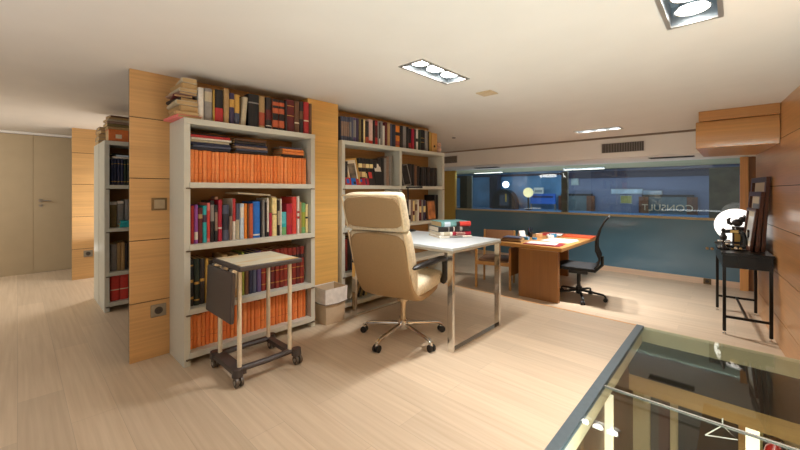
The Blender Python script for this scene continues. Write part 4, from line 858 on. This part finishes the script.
# candlestick telephone-like ornament at the near left corner
st = thing('brass_ornament', 'dark turned ornament on the near left corner of the console table', 'ornament', (-.095, 5.40, CZ), 0)
MB().lathe([(.055, 0), (.055, .015), (.03, .03), (.016, .05), (.014, .10)], n=20).build('base', M_iron, st, smooth=True)
MB().lathe([(.014, .10), (.03, .115), (.034, .14), (.018, .165), (.012, .19), (.02, .2), (.016, .225), (.003, .235)], n=20).build('finial', mat('dark_bronze_patina', (46, 42, 40), .4, .3), st, smooth=True)
MB().cyl((-.05, 0, .09), (.06, 0, .085), .012, n=10).build('cross_bar', M_chrome, st, smooth=True)
dsh = thing('silver_tray', 'small shiny tray of trinkets at the near edge of the console table', 'tray', (.02, 5.42, CZ), .1)
MB().lathe([(.055, 0), (.07, .01), (.078, .013), (.07, .013), (.05, .004)], n=28).build('tray_dish', M_chrome, dsh, smooth=True)
for k in range(3): MB().sphere((.025*math.cos(2.1*k), .025*math.sin(2.1*k), .016), .014, 10, 6).build('trinket', [M_brass, M_page, M_chrome][k], dsh, smooth=True)
# leaning picture frames
M_fr = mat('dark_mahogany_frame', (84, 48, 32), .32, var=.2)
FGp = 'picture frames leaning on the cherry wall'
def lean_frame(label, d, y, w_, h_, fw, ang, mp):
    p = wr(d, y, CZ+.001)
    t = photo_frame(label, p, (0, 0, 0), w_, h_, fw, M_fr, mp, FGp)
    t.rotation_euler = (Matrix.Rotation(WR+PI+.07, 3, 'Z') @ Matrix.Rotation(-ang, 3, 'Y')).to_euler()
lean_frame('tallest mahogany picture frame leaning against the cherry wall', .075, 5.72, .64, .80, .055, math.radians(3), mat('print_grey', (150, 146, 140), .4, var=.3, scale=6))
lean_frame('middle-height mahogany frame with a grey print, second of the leaning frames', .118, 5.64, .52, .64, .05, math.radians(4), mat('print_blue_grey', (150, 154, 158), .3, var=.2, scale=5))
lean_frame('lowest mahogany frame with a white print, front of the leaning frames', .162, 5.60, .40, .46, .035, math.radians(6), mat('print_white', (232, 232, 228), .3, var=.05, scale=5))

# ================================================================== BEYOND THE GLASS
def niche(label, x0, x1, z0, z1):
    t = thing('display_niche', label, 'display niche', ((x0+x1)/2, 9.79, (z0+z1)/2), 0)
    a, b_ = (x1-x0)/2, (z1-z0)/2
    MB().box(-a, a, -.03, -.006, -b_, b_).build('dark_pane', mat('niche_dark', (96, 112, 120), .25, var=.2, scale=5), t)
    f = MB(); f.box(-a-.03, a+.03, -.06, 0, b_, b_+.05); f.box(-a-.03, a+.03, -.06, 0, -b_-.03, -b_); f.build('frame', mat('niche_black', (34, 32, 36), .5), t)
    for s_ in (-1, 1): MB().box(s_*a-.09, s_*a+.09, -.07, -.03, -b_, b_).build('brown_post', mat('niche_brown', (104, 64, 42), .5, var=.3, scale=12), t)
    return t, a
niche('dark shop niche with brown posts left of the lit blue wall middle', -3.30, -2.62, .70, 1.08)
tn, a_ = niche('dark shop niche with pale reversed lettering near the right end', -1.52, -.66, .66, 1.07)
def rev_text(s, parent, x, y, z, size, m_):
    cu = bpy.data.curves.new('lettering', 'FONT'); cu.body = s; cu.size = size; cu.extrude = .003; cu.align_x = 'CENTER'; cu.align_y = 'CENTER'
    o = bpy.data.objects.new('lettering', cu); C.objects.link(o); dg = bpy.context.evaluated_depsgraph_get(); me = bpy.data.meshes.new_from_object(o.evaluated_get(dg)); bpy.data.objects.remove(o)
    o = bpy.data.objects.new('reversed_lettering', me); C.objects.link(o); me.materials.clear(); me.materials.append(m_); o.parent = parent; o.location = (x, y, z); o.rotation_euler = (PI/2, 0, PI); return o
rev_text('CONSULT', tn, 0, -.105, -.04, .2, mat('pale_letters', (200, 186, 160), .5))
# globe lamp, dome, blue panel etc.
gl = thing('globe_lamp', 'cream globe lamp glowing in the room beyond the glass', 'lamp', (-4.0, 9.25, .70))
MB().lathe([(.08, 0), (.08, .02), (.02, .03), (.02, .34)], n=16).build('stand', M_black, gl, smooth=True); MB().sphere((0, 0, .46), .13, 20, 12).build('globe', emission('globe_glow', (240, 226, 170), .55), gl, smooth=True)
dm = thing('dome_display', 'black arched dome display glowing at its top beyond the glass', 'display', (-4.72, 9.36, .70))
ar = [(-.36, 0)]+[(-.36*math.cos(PI*k/16), .12+.43*math.sin(PI*k/16)) for k in range(17)]+[(.36, 0)]
MB().prism(ar, -.12, .12, 'y').build('arch_body', mat('dome_black', (30, 34, 40), .35, var=.2), dm)
MB().sphere((.05, -.05, .68), .09, 16, 10).build('bulb', emission('dome_bulb', (225, 240, 255), 4), dm, smooth=True)
MB().box(-.1, .16, -.13, -.12, .1, .4).build('inner_panel', mat('dome_inner', (62, 70, 84), .4), dm); MB().box(.08, .11, -.14, -.13, .2, .42).build('yellow_strip', mat('yellow_strip', (190, 160, 60), .5), dm)
cbn = thing('tall_cabinet', 'dark narrow cabinet beside the black dome beyond the glass', 'cabinet', (-5.12, 9.6, .70))
MB().box(-.16, .1, -.1, .1, 0, .95).build('body', mat('dark_cabinet', (44, 54, 70), .4), cbn); MB().box(-.14, .08, -.11, -.1, .42, .9).build('door', mat('dark_cabinet_door', (34, 42, 56), .4), cbn)
bs = thing('blue_sign_board', 'bright blue board with pale box on it beyond the glass', 'sign board', (-3.73, 9.55, .86))
MB().box(-.33, .33, -.02, .02, 0, .27).build('board', mat('sign_blue', (40, 96, 190), .4), bs); MB().box(-.27, .27, -.026, -.02, .16, .21).build('dark_strip', mat('sign_dark', (24, 44, 100), .4), bs); MB().box(-.33, -.3, -.02, .02, -.16, 0).box(.3, .33, -.02, .02, -.16, 0).build('post', M_steel, bs)
wbx = thing('white_box', 'pale box standing on the bright blue board', 'box', (-3.84, 9.55, 1.1305)); MB().box(-.13, .13, -.019, .019, 0, .16).build('box_body', mat('pale_box', (190, 200, 206), .5), wbx); MB().box(-.1, .1, -.021, -.019, .03, .1).build('box_panel', mat('pale_box_panel', (120, 136, 150), .5), wbx)
for (x, z_, w_, h_, c, nm) in ((-1.87, 1.00, .22, .17, (150, 150, 90), 'small green and yellow picture on the blue wall'), (-1.86, 1.19, .62, .10, (176, 196, 214), 'long pale light panel on the blue wall'), (-1.36, 1.16, .34, .08, (150, 172, 196), 'short pale light panel near the lettered niche'), (-3.0, 1.46, .16, .2, (170, 186, 190), 'pale tilted card high on the blue wall')):  # the long and short pale bars are reflections modelled as panels
    t = thing('wall_picture', nm, 'picture', (x, 9.795, z_)); MB().box(-w_/2, w_/2, -.03, -.0005, -h_/2, h_/2).build('panel', mat('pic_'+nm[:9], c, .4, var=.2, scale=8), t); MB().box(-w_/2-.015, w_/2+.015, -.02, -.0005, -h_/2-.015, h_/2+.015).build('surround', mat('pic_edge', (150, 160, 172), .4), t)
for x in (-6.3, -3.8):
    t = thing('strip_light', 'long white ceiling strip light beyond the glass, '+('left one' if x < -5 else 'right one'), 'ceiling light', (x+1.2, 9.1, 1.742)); MB().box(-.45, .45, -.06, .06, -.03, -.0005).build('fixture', M_alu, t); MB().box(-.43, .43, -.045, .045, -.036, -.03).build('tube', emission('strip_glow', (255, 250, 235), 3), t)

# ================================================================== LOWER ROOM ITEMS
fe = thing('fire_extinguisher', 'red fire extinguisher on the lower floor seen through the glass', 'fire extinguisher', (.215, 3.82, -1.15))
MB().lathe([(.055, 0), (.06, .01), (.06, .40), (.05, .45), (.022, .48), (.02, .5)], n=24).build('cylinder', mat('extinguisher_red', (200, 30, 34), .3, coat=.5), fe, smooth=True)
MB().cyl((0, 0, .5), (0, 0, .54), .022, n=14).box(-.07, .03, -.01, .01, .54, .555).box(-.06, .03, -.01, .01, .515, .528).build('valve_handle', M_black, fe)
MB().tube([(.03, 0, .52), (.075, -.02, .48), (.08, -.02, .3), (.075, -.02, .15)], .009, 8).build('hose', M_black, fe, smooth=True)
MB().box(-.06, .06, .06, .075, .1, .45).build('wall_bracket', M_black, fe)
hg = thing('wire_hanger', 'thin white wire hanger shape just below the glass floor joint', 'hanger', (-.05, 2.62, -.12))
MB().tube([(-.07, -.02, -.03), (0, .03, .03), (.06, .01, -.01), (-.07, -.02, -.03)], .003, 8).build('wire', mat('white_wire', (226, 222, 210), .4), hg, smooth=True)
MB().tube([(0, .03, .03), (.0, .03, .07)], .003, 8).build('hook', mat('white_wire', (226, 222, 210), .4), hg, smooth=True)
